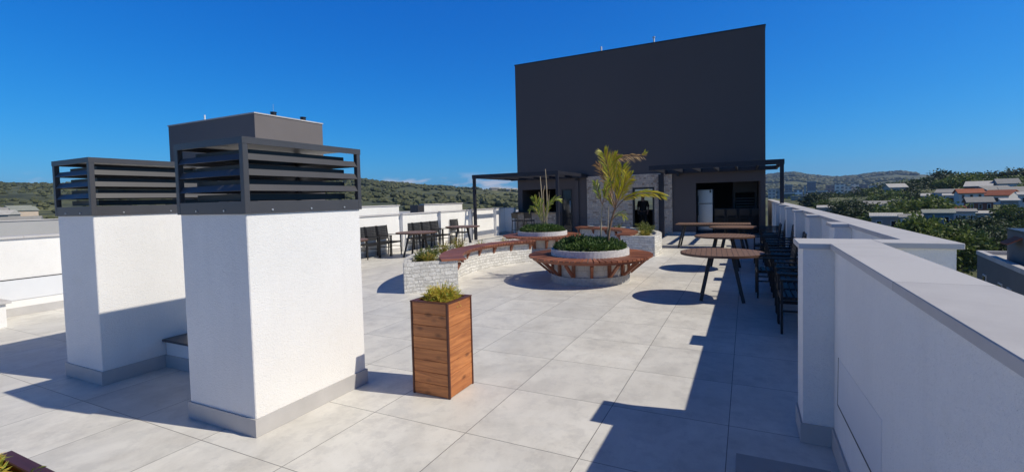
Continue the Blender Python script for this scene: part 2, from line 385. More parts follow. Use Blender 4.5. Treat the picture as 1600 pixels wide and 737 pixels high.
for i, (a_, p_) in enumerate(((.42,2.2),(.66,1.0),(1.0,.59))):          # deep saturated sky of the phone picture
    m0 = nt.nodes.new('ShaderNodeMath'); m0.operation = 'MULTIPLY'; m0.inputs[1].default_value = .1; nt.links.new(sepc.outputs[i], m0.inputs[0])
    m1 = nt.nodes.new('ShaderNodeMath'); m1.operation = 'POWER'; m1.inputs[1].default_value = p_; nt.links.new(m0.outputs[0], m1.inputs[0])
    m2 = nt.nodes.new('ShaderNodeMath'); m2.operation = 'MULTIPLY'; m2.inputs[1].default_value = a_*10; nt.links.new(m1.outputs[0], m2.inputs[0])
    nt.links.new(m2.outputs[0], cmb.inputs[i])
tc = nt.nodes.new('ShaderNodeTexCoord'); mp = nt.nodes.new('ShaderNodeMapping'); mp.inputs['Scale'].default_value = (9,9,30)
nt.links.new(tc.outputs['Generated'], mp.inputs['Vector'])
cn = nt.nodes.new('ShaderNodeTexNoise'); cn.inputs['Scale'].default_value = 1.; cn.inputs['Detail'].default_value = 7; cn.inputs['Roughness'].default_value = .6
nt.links.new(mp.outputs[0], cn.inputs['Vector'])
sp = nt.nodes.new('ShaderNodeSeparateXYZ'); nt.links.new(tc.outputs['Generated'], sp.inputs[0])
def wm(op, a, b=None):
    nd = nt.nodes.new('ShaderNodeMath'); nd.operation = op
    for i, x in enumerate((a,b)):
        if x is None: continue
        if isinstance(x,(int,float)): nd.inputs[i].default_value = x
        else: nt.links.new(x, nd.inputs[i])
    return nd.outputs[0]
def wramp(x, st):
    nd = nt.nodes.new('ShaderNodeValToRGB'); e = nd.color_ramp.elements
    while len(e) < len(st): e.new(.5)
    for el,(p,c) in zip(e,st): el.position = p; el.color = (c,c,c,1)
    nt.links.new(x, nd.inputs[0]); return nd.outputs[0]
band = wramp(wm('MULTIPLY', sp.outputs[2], 10.), [(.0,1.),(.2,1.),(.4,.7),(.6,0.)])
side = wramp(wm('ADD', wm('MULTIPLY', sp.outputs[0], .5), .5), [(.02,1.),(.30,1.),(.42,0.)])   # cloud bank to the west only
cm = wm('MULTIPLY', wramp(cn.outputs[0], [(.5,0.),(.62,1.)]), wm('MULTIPLY', band, side))
mixc = nt.nodes.new('ShaderNodeMix'); mixc.data_type = 'RGBA'
nt.links.new(cm, mixc.inputs[0]); zen = wramp(sp.outputs[2], [(.40,1.),(.62,.30),(1.,.2)])            # the sky deepens towards the zenith
zm = nt.nodes.new('ShaderNodeMix'); zm.data_type = 'RGBA'; zm.blend_type = 'MULTIPLY'; zm.inputs[0].default_value = 1
nt.links.new(cmb.outputs[0], zm.inputs[6]); nt.links.new(zen, zm.inputs[7])
nt.links.new(zm.outputs[2], mixc.inputs[6]); mixc.inputs[7].default_value = (7.6,7.6,8.4,1)
nt.links.new(mixc.outputs[2], bg.inputs['Color']); bg.inputs['Strength'].default_value = .10
sd = bpy.data.lights.new('sun', 'SUN'); sd.energy = 4.1; sd.angle = radians(.53); sd.color = (1,.925,.785)
so = bpy.data.objects.new('sun', sd); COL.objects.link(so); so.rotation_euler = SUN_TO.to_track_quat('Z','Y').to_euler(); so.location = (30,5,30)
scene.view_settings.view_transform = 'Standard'; scene.view_settings.look = 'None'; scene.view_settings.exposure = .05; scene.view_settings.gamma = 1
scene.view_settings.use_curve_mapping = False

# ------------------------------------------------------------------ terrace floor + building under it
fl = MB().add([(-10.45,-6,0),(.97,-6,0),(.97,20.8,0),(-10.45,20.8,0)], [(0,1,2,3)]).build('terrace_floor', FLOOR)
tag(fl, kind='structure')
b = MB().box(-10.75,1.13,-6.2,27.0,-14,-.012); base = b.build('roof_slab', WHITE); tag(base, kind='structure')

# ------------------------------------------------------------------ parapets
PH = 1.32
pr = thing('parapet_wall', 'near white rendered parapet with pale coping and a flush access panel', 'parapet', (.5,1,0))
def P(mb, name, mat, root, **k):
    o = mb.build(name, mat); o.parent = root; o.matrix_parent_inverse = Matrix.Translation(root.location).inverted() if root.rotation_euler.z == 0 else root.matrix_basis.inverted(); return o
m = MB(); m.box(.50,.73,-6,3.60,.0,1.283); P(m,'wall',WHITE,pr)
m = MB(); m.box(.328,.73,3.602,3.93,-.6,1.2832); m.box(.7305,1.135,3.745,3.93,-.6,1.2831); P(m,'pillar',WHITE,pr)
m = MB(); m.bbox(.472,.757,-6,3.572,1.2845,PH,.003); m.bbox(.300,.757,3.5725,3.96,1.2846,PH+.0005,.003); m.bbox(.7575,1.165,3.715,3.96,1.2846,PH+.0003,.003); P(m,'coping',COPING,pr)
m = MB(); m.box(.486,.4985,-6,3.587,.001,.13); m.box(.314,.326,3.6,3.942,.001,.13); m.box(.314,.4985,3.588,3.600,.001,.13); P(m,'skirting',SKIRT,pr)
# access panel, a slim plate 4 mm proud with an open joint on two sides
yA, yB = 3.47, 2.40
q4 = [(3.45,.345),(2.40,.40),(2.40,.70),(3.43,.635)]
hm = MB().add([(.4985,y,z) for y,z in q4]+[(.4998,y,z) for y,z in q4], [(0,1,2,3),(0,4,5,1),(1,5,6,2),(2,6,7,3),(3,7,4,0)])
P(hm,'access_panel',SMOOTHW,pr)
jm = MB()
for (ya,za),(yb,zb) in (((3.452,.339),(2.40,.394)),((3.455,.337),(3.434,.637))): jm.bar((.4988,ya,za),(.4988,yb,zb),.009,.003,(1,0,0))
P(jm,'panel_joint',BLACK,pr)

pl = thing('parapet_wall', 'long white parapet on the shaded side with stub pillars running back to the dark building', 'parapet', (1.05,10,0))
pys = [5.78+2.15*k for k in range(7)]
m = MB(); m.box(.945,1.135,3.932,26.9,-.6,1.283); P(m,'wall',WHITE,pl)
for y in pys: m = MB(); m.box(.80,.944,y,y+.33,.0,1.2832); P(m,'pillar',WHITE,pl)
m = MB(); m.bbox(.915,1.165,3.9605,26.9,1.2846,PH,.003)
for y in pys: m.box(.772,.914,y-.028,y+.358,1.2848,PH-.001)
P(m,'coping',COPING,pl)
m = MB(); m.box(.932,.943,3.945,20.79,.001,.13)
for y in pys: m.box(.787,.798,y-.012,y+.342,.001,.131); m.box(.799,.931,y-.0125,y-.001,.001,.1305)
P(m,'skirting',SKIRT,pl)

XL = -10.40
ll = thing('parapet_wall', 'sunlit white parapet with shallow pillars on the far side of the terrace', 'parapet', (XL-.2,10,0))
m = MB(); m.box(XL-.3,XL,-6,20.3,0,1.22); P(m,'wall',WHITE,ll)
for k in range(-2,8):
    y = 3.9+2.2*k
    if -1 < y < 4.5: continue
    m = MB(); m.box(XL+.001,XL+.13,y-.12,y+.12,0,1.2203); P(m,'pillar',WHITE,ll)
m = MB(); m.bbox(XL-.34,XL+.035,-6,20.3,1.221,1.258,.004)
for k in range(-2,8):
    y = 3.9+2.2*k
    if -1 < y < 4.5: continue
    m.box(XL+.0355,XL+.155,y-.145,y+.145,1.2215,1.2575)
P(m,'coping',COPING,ll)
m = MB(); m.box(XL+.001,XL+.013,-6,20.3,.001,.13); P(m,'skirting',SKIRT,ll)
m = MB(); m.box(XL+.0015,XL+.012,-1.5,5.2,.25,.57); P(m,'smooth_band',SMOOTHW,ll)
m = MB(); m.box(XL+.0016,XL+.014,-1.5,5.2,.572,.585); P(m,'band_joint',BLACK,ll)
rw = thing('return_wall', 'short shaded white wall between the sunlit parapet and the bar', 'wall', (-10,20.4,0))
m = MB(); m.box(XL-.34,-9.92,20.31,20.52,0,1.22); P(m,'wall',WHITE,rw)
m = MB(); m.bbox(XL-.36,-9.92,20.28,20.55,1.221,1.258,.004); P(m,'coping',COPING,rw)
m = MB(); m.box(XL+.015,-9.92,20.297,20.309,.001,.13); P(m,'skirting',SKIRT,rw)

# low white box by the far parapet
lb = thing('low_plinth', 'low white plinth with a grey overhanging cap at the left edge of the photo', 'plinth', (-9.9,2.4,0))
m = MB(); m.box(-10.385,-9.55,1.4,2.85,0,.335); P(m,'body',WHITE,lb)
m = MB(); m.bbox(-10.386,-9.50,1.35,2.90,.336,.375,.004); P(m,'cap',COPING,lb)

# ------------------------------------------------------------------ ventilation shafts
def shaft(x0,x1,y0,y1,label):
    t = thing('ventilation_shaft', label, 'ventilation shaft', ((x0+x1)/2,(y0+y1)/2,0), 0, 'white ventilation shafts with louvred tops')
    cx, cy = t.location.x, t.location.y
    def B(mb, name, mat): o = mb.build(name, mat, None); o.parent = t; o.location = (-cx,-cy,0); return o
    m = MB(); m.bbox(x0,x1,y0,y1,0,1.60,.006); B(m,'shaft_body',WHITE)
    m = MB(); s = .013
    m.box(x0-s,x1+s,y0-s,y0-.001,.001,.13); m.box(x0-s,x1+s,y1+.001,y1+s,.001,.13); m.box(x1+.001,x1+s,y0-.001,y1+.001,.001,.1302); m.box(x0-s,x0-.001,y0-.001,y1+.001,.001,.1302)
    B(m,'skirting',SKIRT)
    m = MB(); d = .014
    m.box(x0-d,x1+d,y0-d,y0-.002,1.593,1.682); m.box(x0-d,x1+d,y1+.002,y1+d,1.593,1.682)
    m.box(x1+.002,x1+d,y0-.002,y1+.002,1.593,1.682); m.box(x0-d,x0-.002,y0-.002,y1+.002,1.593,1.682); bd = B(m,'base_band',LOUVRE)
    p = .042
    for ax in (x0-d-.002, x1+d+.002-p):
        for ay in (y0-d-.002, y1+d+.002-p):
            m = MB(); m.bbox(ax,ax+p,ay,ay+p,1.594,2.118,.003); B(m,'post',LOUVRE)
    m = MB(); e = d+.004
    m.box(x0-e,x1+e,y0-e,y1+e,2.119,2.132); m.box(x0-e,x1+e,y0-e,y0-e+.012,2.085,2.1185); m.box(x1+e-.012,x1+e,y0-e+.0125,y1+e,2.085,2.1185); m.box(x0-e,x0-e+.012,y0-e+.0125,y1+e,2.085,2.1185)
    B(m,'cap',LOUVRE)
    zc = (1.757,1.866,1.975)
    m = MB()                                       # outer strips, leaning out a little at the bottom
    for z in zc:
        for (p0,p1,nx,ny) in (((x0,y0),(x1,y0),0,-1),((x1,y0),(x1,y1),1,0),((x1,y1),(x0,y1),0,1),((x0,y1),(x0,y0),-1,0)):
            n = Vector((nx,ny,0)); td = Vector((p1[0]-p0[0],p1[1]-p0[1],0)).normalized()*.012
            o0, o1 = Vector((*p0,0))-td, Vector((*p1,0))+td
            prof = [(.014,z),(-.012,z+.046),(-.017,z+.046),(-.017,z+.043),(.008,z-.002)]
            A = [o0+n*q+Vector((0,0,h)) for q,h in prof]; Bv = [o1+n*q+Vector((0,0,h)) for q,h in prof]; nn = 5
            m.add(A+Bv, [tuple(range(nn)), tuple(reversed(range(nn,2*nn)))]+[(i,(i+1)%nn,nn+(i+1)%nn,nn+i) for i in range(nn)])
    B(m,'louvre',LOUVRE)
    m = MB(); i_ = .085                            # second row of strips further in, stopping short of the corners
    for z in (1.655,)+zc:
        za, zb = z+.036, z+.084
        m.box(x0+i_,x1-i_,y0+i_,y0+i_+.006,za,zb); m.box(x0+i_,x1-i_,y1-i_-.006,y1-i_,za,zb)
        m.box(x1-i_-.006,x1-i_,y0+i_+.007,y1-i_-.007,za,zb); m.box(x0+i_,x0+i_+.006,y0+i_+.007,y1-i_-.007,za,zb)
    B(m,'inner_blades',BLACK)
    for q in (.18,.5,.82):
        yy = y0+(y1-y0)*q; m = MB().tube([(x1+d,yy,1.618),(x1+d+.007,yy,1.618)],.007,8); B(m,'bolt',BOLT)
    for q in (.3,.72):
        xx = x0+(x1-x0)*q; m = MB().tube([(xx,y0-d,1.618),(xx,y0-d-.007,1.618)],.007,8); B(m,'bolt',BOLT)
    return t
shaft(-3.925,-3.145,2.165,3.255,'nearer white ventilation shaft with dark louvred top, beside the wooden planter')
shaft(-6.115,-5.43,2.235,3.55,'farther white ventilation shaft with dark louvred top, partly in the shadow of the nearer one')
lg = thing('low_ledge', 'low white ledge with a dark cap joining the two ventilation shafts', 'ledge', (-4.6,3.0,0))
m = MB(); m.box(-5.415,-3.93,2.78,3.2,0,.275); P(m,'body',WHITE,lg)
m = MB(); m.bbox(-5.415,-3.93,2.74,3.22,.276,.30,.003); P(m,'cap',LOUVRE,lg)
m = MB(); m.box(-5.415,-3.93,2.768,2.779,.001,.13); P(m,'skirting',SKIRT,lg)

# ------------------------------------------------------------------ foliage helpers
def leaf(mb, p, d, n, L, W, bend=.15):
    d = d.normalized(); s = d.cross(n)
    if s.length < 1e-4: s = d.cross(Vector((.3,.8,.5)))
    s.normalize(); nn = s.cross(d)
    q = p+d*L*.5+nn*L*bend*.4
    mb.add([p, q-s*W/2, p+d*L-nn*L*bend*.3, q+s*W/2], [(0,1,2,3)])
def rv():
    while True:
        v = Vector((random.uniform(-1,1),random.uniform(-1,1),random.uniform(-1,1)))
        if .05 < v.length < 1: return v.normalized()
def bush(n, rx, ry, h, L, W, upw=.6, stalks=0):
    mb = MB(); 
    cl = [(random.uniform(-1,1),random.uniform(-1,1),random.uniform(.7,1.15)) for _ in range(26)]
    for i in range(n):
        a = random.random()*2*pi; r = sqrt(random.random())
        x, y = r*cos(a), r*sin(a)
        k = min(cl, key=lambda c:(c[0]-x)**2+(c[1]-y)**2)
        z = h*k[2]*sqrt(max(.08,1-r*r*.85))*random.uniform(.35,1.)**.6
        d = Vector((x*.6,y*.6,upw))+rv()*.8
        leaf(mb, Vector((x*rx,y*ry,z*.92)), d, rv(), L*random.uniform(.6,1.25), W*random.uniform(.7,1.2))
    return mb
def spray(n, L, W, spread=1., segs=4, lift=1.):            # grassy / ferny tufts: arching blades with side leaflets
    mb = MB()
    for i in range(n):
        a = random.random()*2*pi; t = random.uniform(.15,1)*spread
        d = Vector((cos(a)*t, sin(a)*t, lift)).normalized(); p = Vector((cos(a)*.03*spread,sin(a)*.03*spread,0)); l = L*random.uniform(.55,1.1)
        for k in range(segs):
            q = p+d*l/segs
            leaf(mb, p, d, Vector((0,0,1)), l/segs*1.25, W*(1-k/segs*.5), .05)
            if k: 
                sd_ = d.cross(Vector((0,0,1))).normalized()
                for sg in (-1,1): leaf(mb, p, d+sd_*sg*1.1, Vector((0,0,1)), l/segs*random.uniform(.7,1.1), W*.8, .1)
            p = q; d = (d+Vector((cos(a)*.25,sin(a)*.25,-.28))*t).normalized()
    return mb
def tuft(n1, n2):
    m = spray(n1,.185,.011,1.05,7,1.0); b_ = bush(n2,.15,.15,.13,.055,.010,.9); o = len(m.v); m.v += b_.v; m.f += [tuple(o+i for i in f) for f in b_.f]; m.uv += b_.uv; m.smooth += b_.smooth; return m
def plant(name, mb, mat, loc, label, cat='plant', group=None, rz=0):
    t = thing(name, label, cat, loc, rz, group); mb.build('foliage', mat, t); return t

# ------------------------------------------------------------------ wooden planters
def wood_planter(cx, cy, w, h, label, trim=PINETRIM, rimm=PINETRIM, board=PINE, n=8):
    t = thing('wooden_planter', label, 'planter', (cx,cy,0)); a = w/2
    for sx, sy in ((0,-1),(1,0),(0,1),(-1,0)):
        m = MB(); bh = (h-.01)/n
        for k in range(n):
            z0 = .004+k*bh+.0010; z1 = .004+(k+1)*bh-.0010; e = random.uniform(-.0008,.0008)
            if sx: x = sx*(a-.004+e); m.bbox(min(x,x-sx*.018),max(x,x-sx*.018),-a+.020,a-.020,z0,z1,.0035)
            else:  y = sy*(a-.004+e); m.bbox(-a+.020,a-.020,min(y,y-sy*.018),max(y,y-sy*.018),z0,z1,.003)
        m.build('board_panel', board, t)
    for sx in (-1,1):
        for sy in (-1,1):
            m = MB(); m.bbox(min(sx*a,sx*(a-.019)),max(sx*a,sx*(a-.019)),min(sy*a,sy*(a-.019)),max(sy*a,sy*(a-.019)),0,h-.012,.003); m.build('corner_post', trim, t)
    m = MB(); q = .04; z0, z1 = h-.0115, h
    m.bbox(-a-.003,a+.003,-a-.003,-a+q,z0,z1,.003); m.bbox(-a-.003,a+.003,a-q,a+.003,z0,z1,.003); m.bbox(-a-.003,-a+q,-a+q+.0005,a-q-.0005,z0,z1,.003); m.bbox(a-q,a+.003,-a+q+.0005,a-q-.0005,z0,z1,.003)
    m.build('rim', rimm, t)
    MB().add([(-a+.02,-a+.02,h-.05),(a-.02,-a+.02,h-.05),(a-.02,a-.02,h-.05),(-a+.02,a-.02,h-.05)],[(0,1,2,3)]).build('soil', SOIL, t)
    return t
wood_planter(-2.407,3.435,.385,.805,'tall square planter of orange brown pine boards standing free on the tiles')
wood_planter(-2.235,.515,.40,.772,'planter corner with dark mahogany rim at the bottom left of the photo',MAHO,MAHO)
plant('fern', tuft(420,420), LF_FERN, (-2.41,3.45,.755), 'small feathery yellow green fern in the tall pine planter', 'plant')
t = plant('fern', tuft(260,400), LF_FERN, (-2.345,.50,.715), 'yellow green leafy plant in the mahogany rimmed planter at the bottom left', 'plant')
m = MB(); 
for k in range(7): leaf(m, Vector((.17+.012*k,.14+.006*k,.04+.008*k)), Vector((1,.6,.6))+rv()*.5, rv(), .03, .008)
m.tube([(.1,.1,0),(.18,.14,.045),(.26,.18,.085)],[.002,.0015,.001],5); m.build('sprig', LF_MIX, t)

# thin grey sheet that darkens a patch of floor by the near parapet
fh = MB().box(-.065,.44,2.2,3.27,.001,.006); o = fh.build('dark_floor_sheet', m_plain('dark_sheet_grey',(.36,.35,.34),.6,.15), None)
tag(o,'flat dark grey patch on the floor at the foot of the near parapet','floor panel')

# ------------------------------------------------------------------ round planter benches
def slat_ring(c, r0, r1, a0, a1, n, z0, z1, gap=.008):
    m = MB()
    for k in range(n):
        t0 = a0+(a1-a0)*k/n; t1 = a0+(a1-a0)*(k+1)/n; e = random.uniform(-.0015,.0015); g0, g1 = gap/2/r0, gap/2/r1
        rr = r1+random.uniform(-.004,.006)
        vs = [(c[0]+r*cos(a), c[1]+r*sin(a), z) for z in (z0+e,z1+e) for r,a in ((r0,t0+g0),(rr,t0+g1),(rr,t1-g1),(r0,t1-g0))]
        m.add(vs, [(3,2,1,0),(4,5,6,7),(0,1,5,4),(1,2,6,5),(2,3,7,6),(3,0,4,7)])
    return m
def round_bench(cx, cy, label, rot=0):
    t = thing('round_planter_bench', label, 'planter bench', (cx,cy,0), rot, 'round planters with ring benches')
    z = (0,0)
    MB().sector(z,.60,.78,0,2*pi,0,.15,64,True).build('base_ring', STONEB, t)
    MB().sector(z,.60,.735,0,2*pi,.1505,.50,64,True).build('clad_wall', CREAM, t)
    MB().sector(z,.685,.775,0,2*pi,.50,.640,64,True).build('curb_ring', STONEC, t)
    slat_ring(z,.782,1.225,0,2*pi,72,.487,.520,.024).build('bench_seat', DECK, t)
    MB().sector(z,1.10,1.15,0,2*pi,.435,.486,64,True).build('seat_ring_frame', DECK, t)
    for k in range(14):
        a = 2*pi*k/14+.11; d = Vector((cos(a),sin(a),0)); s = Vector((-sin(a),cos(a),0))*.028
        m = MB().bar(d*.765+Vector((0,0,.152)), d*.765+Vector((0,0,.4345)), .056, .05, tuple(d))
        m.bar(d*.80+Vector((0,0,.175)), d*1.09+Vector((0,0,.425)), .05, .045); m.bar(d*.795+Vector((0,0,.46)), d*1.095+Vector((0,0,.46)), .05, .05)
        m.build('bracket', DECK, t)
    MB().disc(z,.685,.59).build('soil', SOIL, t)
    return t
round_bench(-2.83,9.22,'nearer round planter with a slatted red brown ring bench and a palm')
round_bench(-5.75,13.77,'farther round planter with a slatted ring bench and tall thin canes',.2)
plant('shrub', bush(5200,.69,.69,.29,.085,.034), LF_SHRUB, (-2.83,9.22,.58), 'low dense green shrub filling the nearer round planter', 'shrub')
plant('shrub', bush(4000,.67,.67,.28,.09,.036), LF_SHRUB, (-5.75,13.77,.58), 'low dense green shrub filling the farther round planter', 'shrub')

# ------------------------------------------------------------------ curved planters
def curved_bench(c, a0, a1, label):
    t = thing('curved_planter_bench', label, 'planter bench', (c[0],c[1],0), 0, 'curved stone planters with a bench on the inner edge'); z = (0,0)
    ri, ro, w_, zt = 3.02, 4.0, .16, .545
    MB().sector(z,ri,ri+w_,a0,a1,0,zt,56).build('inner_wall', STONEW, t)
    MB().sector(z,ro-w_,ro,a0,a1,0,zt,56).build('outer_wall', STONEW, t)
    for e, s in ((a0,1),(a1,-1)):
        MB().sector(z,ri+w_,ro-w_,e,e+s*.04,0,zt,2) if s>0 else None
        mm = MB(); lo, hi = (e,e+.042) if s>0 else (e-.042,e)
        mm.sector(z,ri+w_+.0005,ro-w_-.0005,lo,hi,0,zt-.0005,2).build('end_wall', STONEW, t)
    L_ = 3.1*(a1-a0); slat_ring(z,2.86,3.32,a0-.012,a1+.012,int(L_/.098),.5465,.578,.020).build('bench_seat', DECK, t)
    MB().sector(z,2.90,2.94,a0,a1,.50,.5462,40).build('front_fascia', DECK, t)
    MB().sector(z,ri+w_+.001,ro-w_-.001,a0+.0425,a1-.0425,.44,.47,40).build('gravel_bed', PEBBLE, t)
    for k in range(8):
        a = a0+.02+(a1-a0-.04)*k/7; d = Vector((cos(a),sin(a),0)); s = Vector((-sin(a),cos(a),0))*.03
        pr_ = [(3.018,.34),(3.018,.499),(2.945,.499),(2.945,.47)]
        A = [d*r+Vector((0,0,h))-s for r,h in pr_]; B = [d*r+Vector((0,0,h))+s for r,h in pr_]
        MB().add(A+B, [(0,1,2,3),(7,6,5,4)]+[(i,4+i,4+(i+1)%4,(i+1)%4) for i in range(4)]).build('bracket', DECK, t)
    return t
CA, CB = (-2.62,9.5), (-6.2,13.9)
A0, A1 = radians(143), radians(223.5); B0, B1 = radians(-8.8), radians(79)
curved_bench(CA,A0,A1,'white split stone curved planter with a bench, between the near round bench and the chairs')
curved_bench(CB,B0,B1,'shaded curved stone planter with a bench, in front of the stone clad doorway')
bits = ['small yellow green tuft at the near end of the sunlit curved planter','leafy green tuft beside the near tuft of the sunlit curved planter','sprawling green tuft along the outer rim of the sunlit curved planter','low grassy tuft in front of the round table by the sunlit parapet','thin grass tuft at the middle of the sunlit curved planter','dry looking grass tuft past the middle of the sunlit curved planter','small grass tuft near the far end of the sunlit curved planter','last low tuft at the far end of the sunlit curved planter']
def polar(c, r, a, z): return (c[0]+r*cos(a), c[1]+r*sin(a), z)
for i, (a, r, n, L, mat) in enumerate([(218,3.52,120,.24,LF_YEL),(214,3.66,130,.26,LF_MIX),(207,3.62,110,.26,LF_MIX),(199,3.6,90,.26,LF_MIX),(189,3.6,60,.28,LF_YEL),(177,3.62,50,.32,LF_YEL),(164,3.6,40,.2,LF_YEL),(151,3.6,40,.18,LF_YEL)]):
    plant('grass_tuft', spray(n,L,.022,1.1,4), mat, polar(CA,r,radians(a),.46), bits[i], 'plant', 'tufts in the curved planters')
bits = ['bright yellow green tuft at the near end of the shaded curved planter','arching pale grass tuft next to the bright tuft near the doorway','broad leafed tuft behind the palm in the shaded curved planter','low tuft at the far end of the shaded curved planter']
for i, (a, r, n, L, mat) in enumerate([(-2,3.6,150,.26,LF_YEL),(10,3.6,80,.40,LF_MIX),(27,3.6,90,.42,LF_MIX),(55,3.6,60,.25,LF_MIX)]):
    plant('grass_tuft', spray(n,L,.024,1.,4), mat, polar(CB,r,radians(a),.46), bits[i], 'plant', 'tufts in the curved planters')
# white flowers / pale stones along the outer rim of the sunlit planter
m = MB()
for k in range(420):
    a = random.uniform(A0+.1,A1-.06); r = random.uniform(3.2,3.82); s = random.uniform(.012,.04)
    p = Vector((CA[0]+r*cos(a), CA[1]+r*sin(a), .47+s*.3)); vs = [p+Vector((x*s*random.uniform(.7,1.3),y*s*random.uniform(.7,1.3),z_*s*.7)) for x,y,z_ in ((1,0,0),(-1,0,0),(0,1,0),(0,-1,0),(0,0,1),(0,0,-1))]
    m.add(vs, [(0,2,4),(2,1,4),(1,3,4),(3,0,4),(2,0,5),(1,2,5),(3,1,5),(0,3,5)])
tag(m.build('pale_pebbles', m_plain('white_pebble',(.62,.6,.55),.8,.3,12)), 'loose white pebbles strewn over the bed of the sunlit curved planter', 'pebbles', None, 'stuff')

# ------------------------------------------------------------------ palm and canes
def frond(root, base, pts, L, mat, n=34, w=.018, name='frond', stem=STEM, droop=.25):
    P_ = [Vector(p)-Vector(base) for p in pts]
    def cur(t):
        f = t*(len(P_)-1); i = min(int(f), len(P_)-2); u = f-i
        p0, p1, p2, p3 = P_[max(i-1,0)], P_[i], P_[i+1], P_[min(i+2,len(P_)-1)]
        return .5*((2*p1)+(-p0+p2)*u+(2*p0-5*p1+4*p2-p3)*u*u+(-p0+3*p1-3*p2+p3)*u**3)
    fr = MB().tube([cur(k/14) for k in range(15)], [.009*(1-.8*k/14)+.0015 for k in range(15)], 5).build(name, stem, root)
    m = MB()
    for k in range(n):
        t = .22+.78*k/(n-1); p = cur(t); d = (cur(min(1,t+.02))-cur(t-.02)).normalized()
        side = d.cross(Vector((.25,-.9,.35))).normalized(); l = L*(sin(pi*min(1,(t-.12)*1.05))**.6*.8+.25)*random.uniform(.8,1.15)
        for sg in (-1,1):
            dd = d*1.5+side*sg*.60+Vector((random.uniform(-.15,.15),random.uniform(-.4,.4),-droop*random.uniform(.3,1.2)))
            dd.normalize(); q = p+dd*l*.55; e = q+(dd+Vector((0,0,-droop))).normalized()*l*.5
            s2 = dd.cross(Vector((.2,-.7,.6))).normalized()*w/2
            m.add([p, q-s2, e, q+s2], [(0,1,2,3)])
    m.build('leaflets', mat, fr)
PY = 9.25
def pw(px, py, y=PY):                        # survey: a pixel of the photo at depth y
    d = ray(px,py); t = y/d.y; return Vector((d.x*t, y, H+d.z*t))
pb = Vector((-2.80,PY,.60)); palm = thing('palm', 'young palm with arching yellow green fronds in the nearer round planter', 'palm', pb)
def S(*q): return [pw(a,b_,PY+dy) for a,b_,dy in q]
def trunk(pts, r0, r1, mat=STEM): MB().tube([Vector(p)-pb for p in pts], [r0+(r1-r0)*k/(len(pts)-1) for k in range(len(pts))], 8).build('trunk', mat, palm)
trunk([pw(938,388),pw(939,360),pw(940,330),pw(941,318)],.018,.012,CANE)
trunk([pw(949,388),pw(951,365),pw(955,345),pw(961,325)],.030,.020)
trunk([pw(948,388,9.4),pw(950,355,9.4),pw(951,320,9.4)],.010,.008,CANE)
frond(palm,pb,S((941,320,0),(937,308,.02),(933,296,.05),(931,286,.1)),.17,LF_CANE,22,.020)
frond(palm,pb,S((941,320,0),(945,306,-.05),(948,292,-.12),(953,284,-.2)),.17,LF_CANE,22,.020)
frond(palm,pb,S((961,325,0),(953,300,.1),(946,270,.2),(952,250,.3),(975,244,.45),(1000,243,.6)),.24,LF_DRY,36,.020,'frond',STEM,.45)
frond(palm,pb,S((961,325,0),(957,298,0),(952,272,-.05),(948,254,-.1),(944,241,-.15)),.27,LF_PALM,50,.018)
frond(palm,pb,S((961,325,0),(966,300,-.05),(970,280,-.15),(972,262,-.25)),.26,LF_PALM,50,.018)
frond(palm,pb,S((961,325,0),(968,308,-.1),(975,290,-.3),(978,272,-.5)),.25,LF_PALM,44,.018)
frond(palm,pb,S((961,328,0),(975,312,.0),(995,303,.0),(1018,301,.05),(1037,305,.1)),.20,LF_PALM,44,.022,'frond',STEM,.3)
frond(palm,pb,S((961,325,0),(962,300,.05),(958,276,.1),(957,258,.12),(962,247,.1)),.24,LF_PALM,44,.022)
frond(palm,pb,S((961,327,0),(964,310,.05),(972,296,.05),(980,284,.0),(986,276,-.1)),.22,LF_PALM,38,.022)
frond(palm,pb,S((961,325,0),(955,305,.15),(945,280,.3),(938,262,.4),(932,256,.5)),.20,LF_DRY,30,.018,'frond',STEM,.35)
frond(palm,pb,S((961,330,0),(957,318,.1),(950,306,.15),(946,298,.2)),.16,LF_PALM,24,.02)
frond(palm,pb,S((955,345,0),(963,336,-.1),(971,333,-.2),(976,340,-.3)),.16,LF_CANE,16,.014)
frond(palm,pb,S((1000,243,.6),(1004,241,.62),(1007,238,.64)),.10,LF_PALM,8,.02)
RY = 13.77
cb = Vector((-5.75,RY,.60)); cane = thing('cane_palm', 'clump of tall thin pale canes with a few leaves in the farther round planter', 'palm', cb)
def trunk2(pts, r0, r1): MB().tube([Vector(p)-cb for p in pts], [r0+(r1-r0)*k/(len(pts)-1) for k in range(len(pts))], 6).build('cane', CANE, cane)
q = lambda a,b_,dy=0: pw(a,b_,RY+dy)
trunk2([q(849,362),q(848,330),q(846,300),q(844,276)],.026,.012); trunk2([q(852,362),q(855,325),q(854,290),q(852,264)],.026,.010)
trunk2([q(851,362,.1),q(850,335,.1),q(849,300,.15),q(851,290,.2)],.016,.008); trunk2([q(853,362,-.1),q(856,330,-.1),q(858,305,-.15),q(859,299,-.2)],.014,.007); trunk2([q(848,362,.2),q(846,330,.2),q(842,300,.3)],.014,.006)
for pts in [((847,350,0),(842,330,0),(838,318,-.1),(835,310,-.2)),((846,350,0),(843,335,.1),(841,322,.1),(840,312,.1)),((850,345,0),(858,320,0),(866,312,0),(873,312,.1)),((851,350,0),(853,335,-.1),(857,322,-.2),(862,316,-.3)),((847,345,0),(838,330,.2),(832,325,.3),(828,328,.4)),((850,355,0),(846,340,-.1),(844,326,-.2),(846,314,-.2))]:
    frond(cane,cb,[q(a,b_,dy) for a,b_,dy in pts],.22,LF_CANE,14,.024,'frond',CANE,.2)

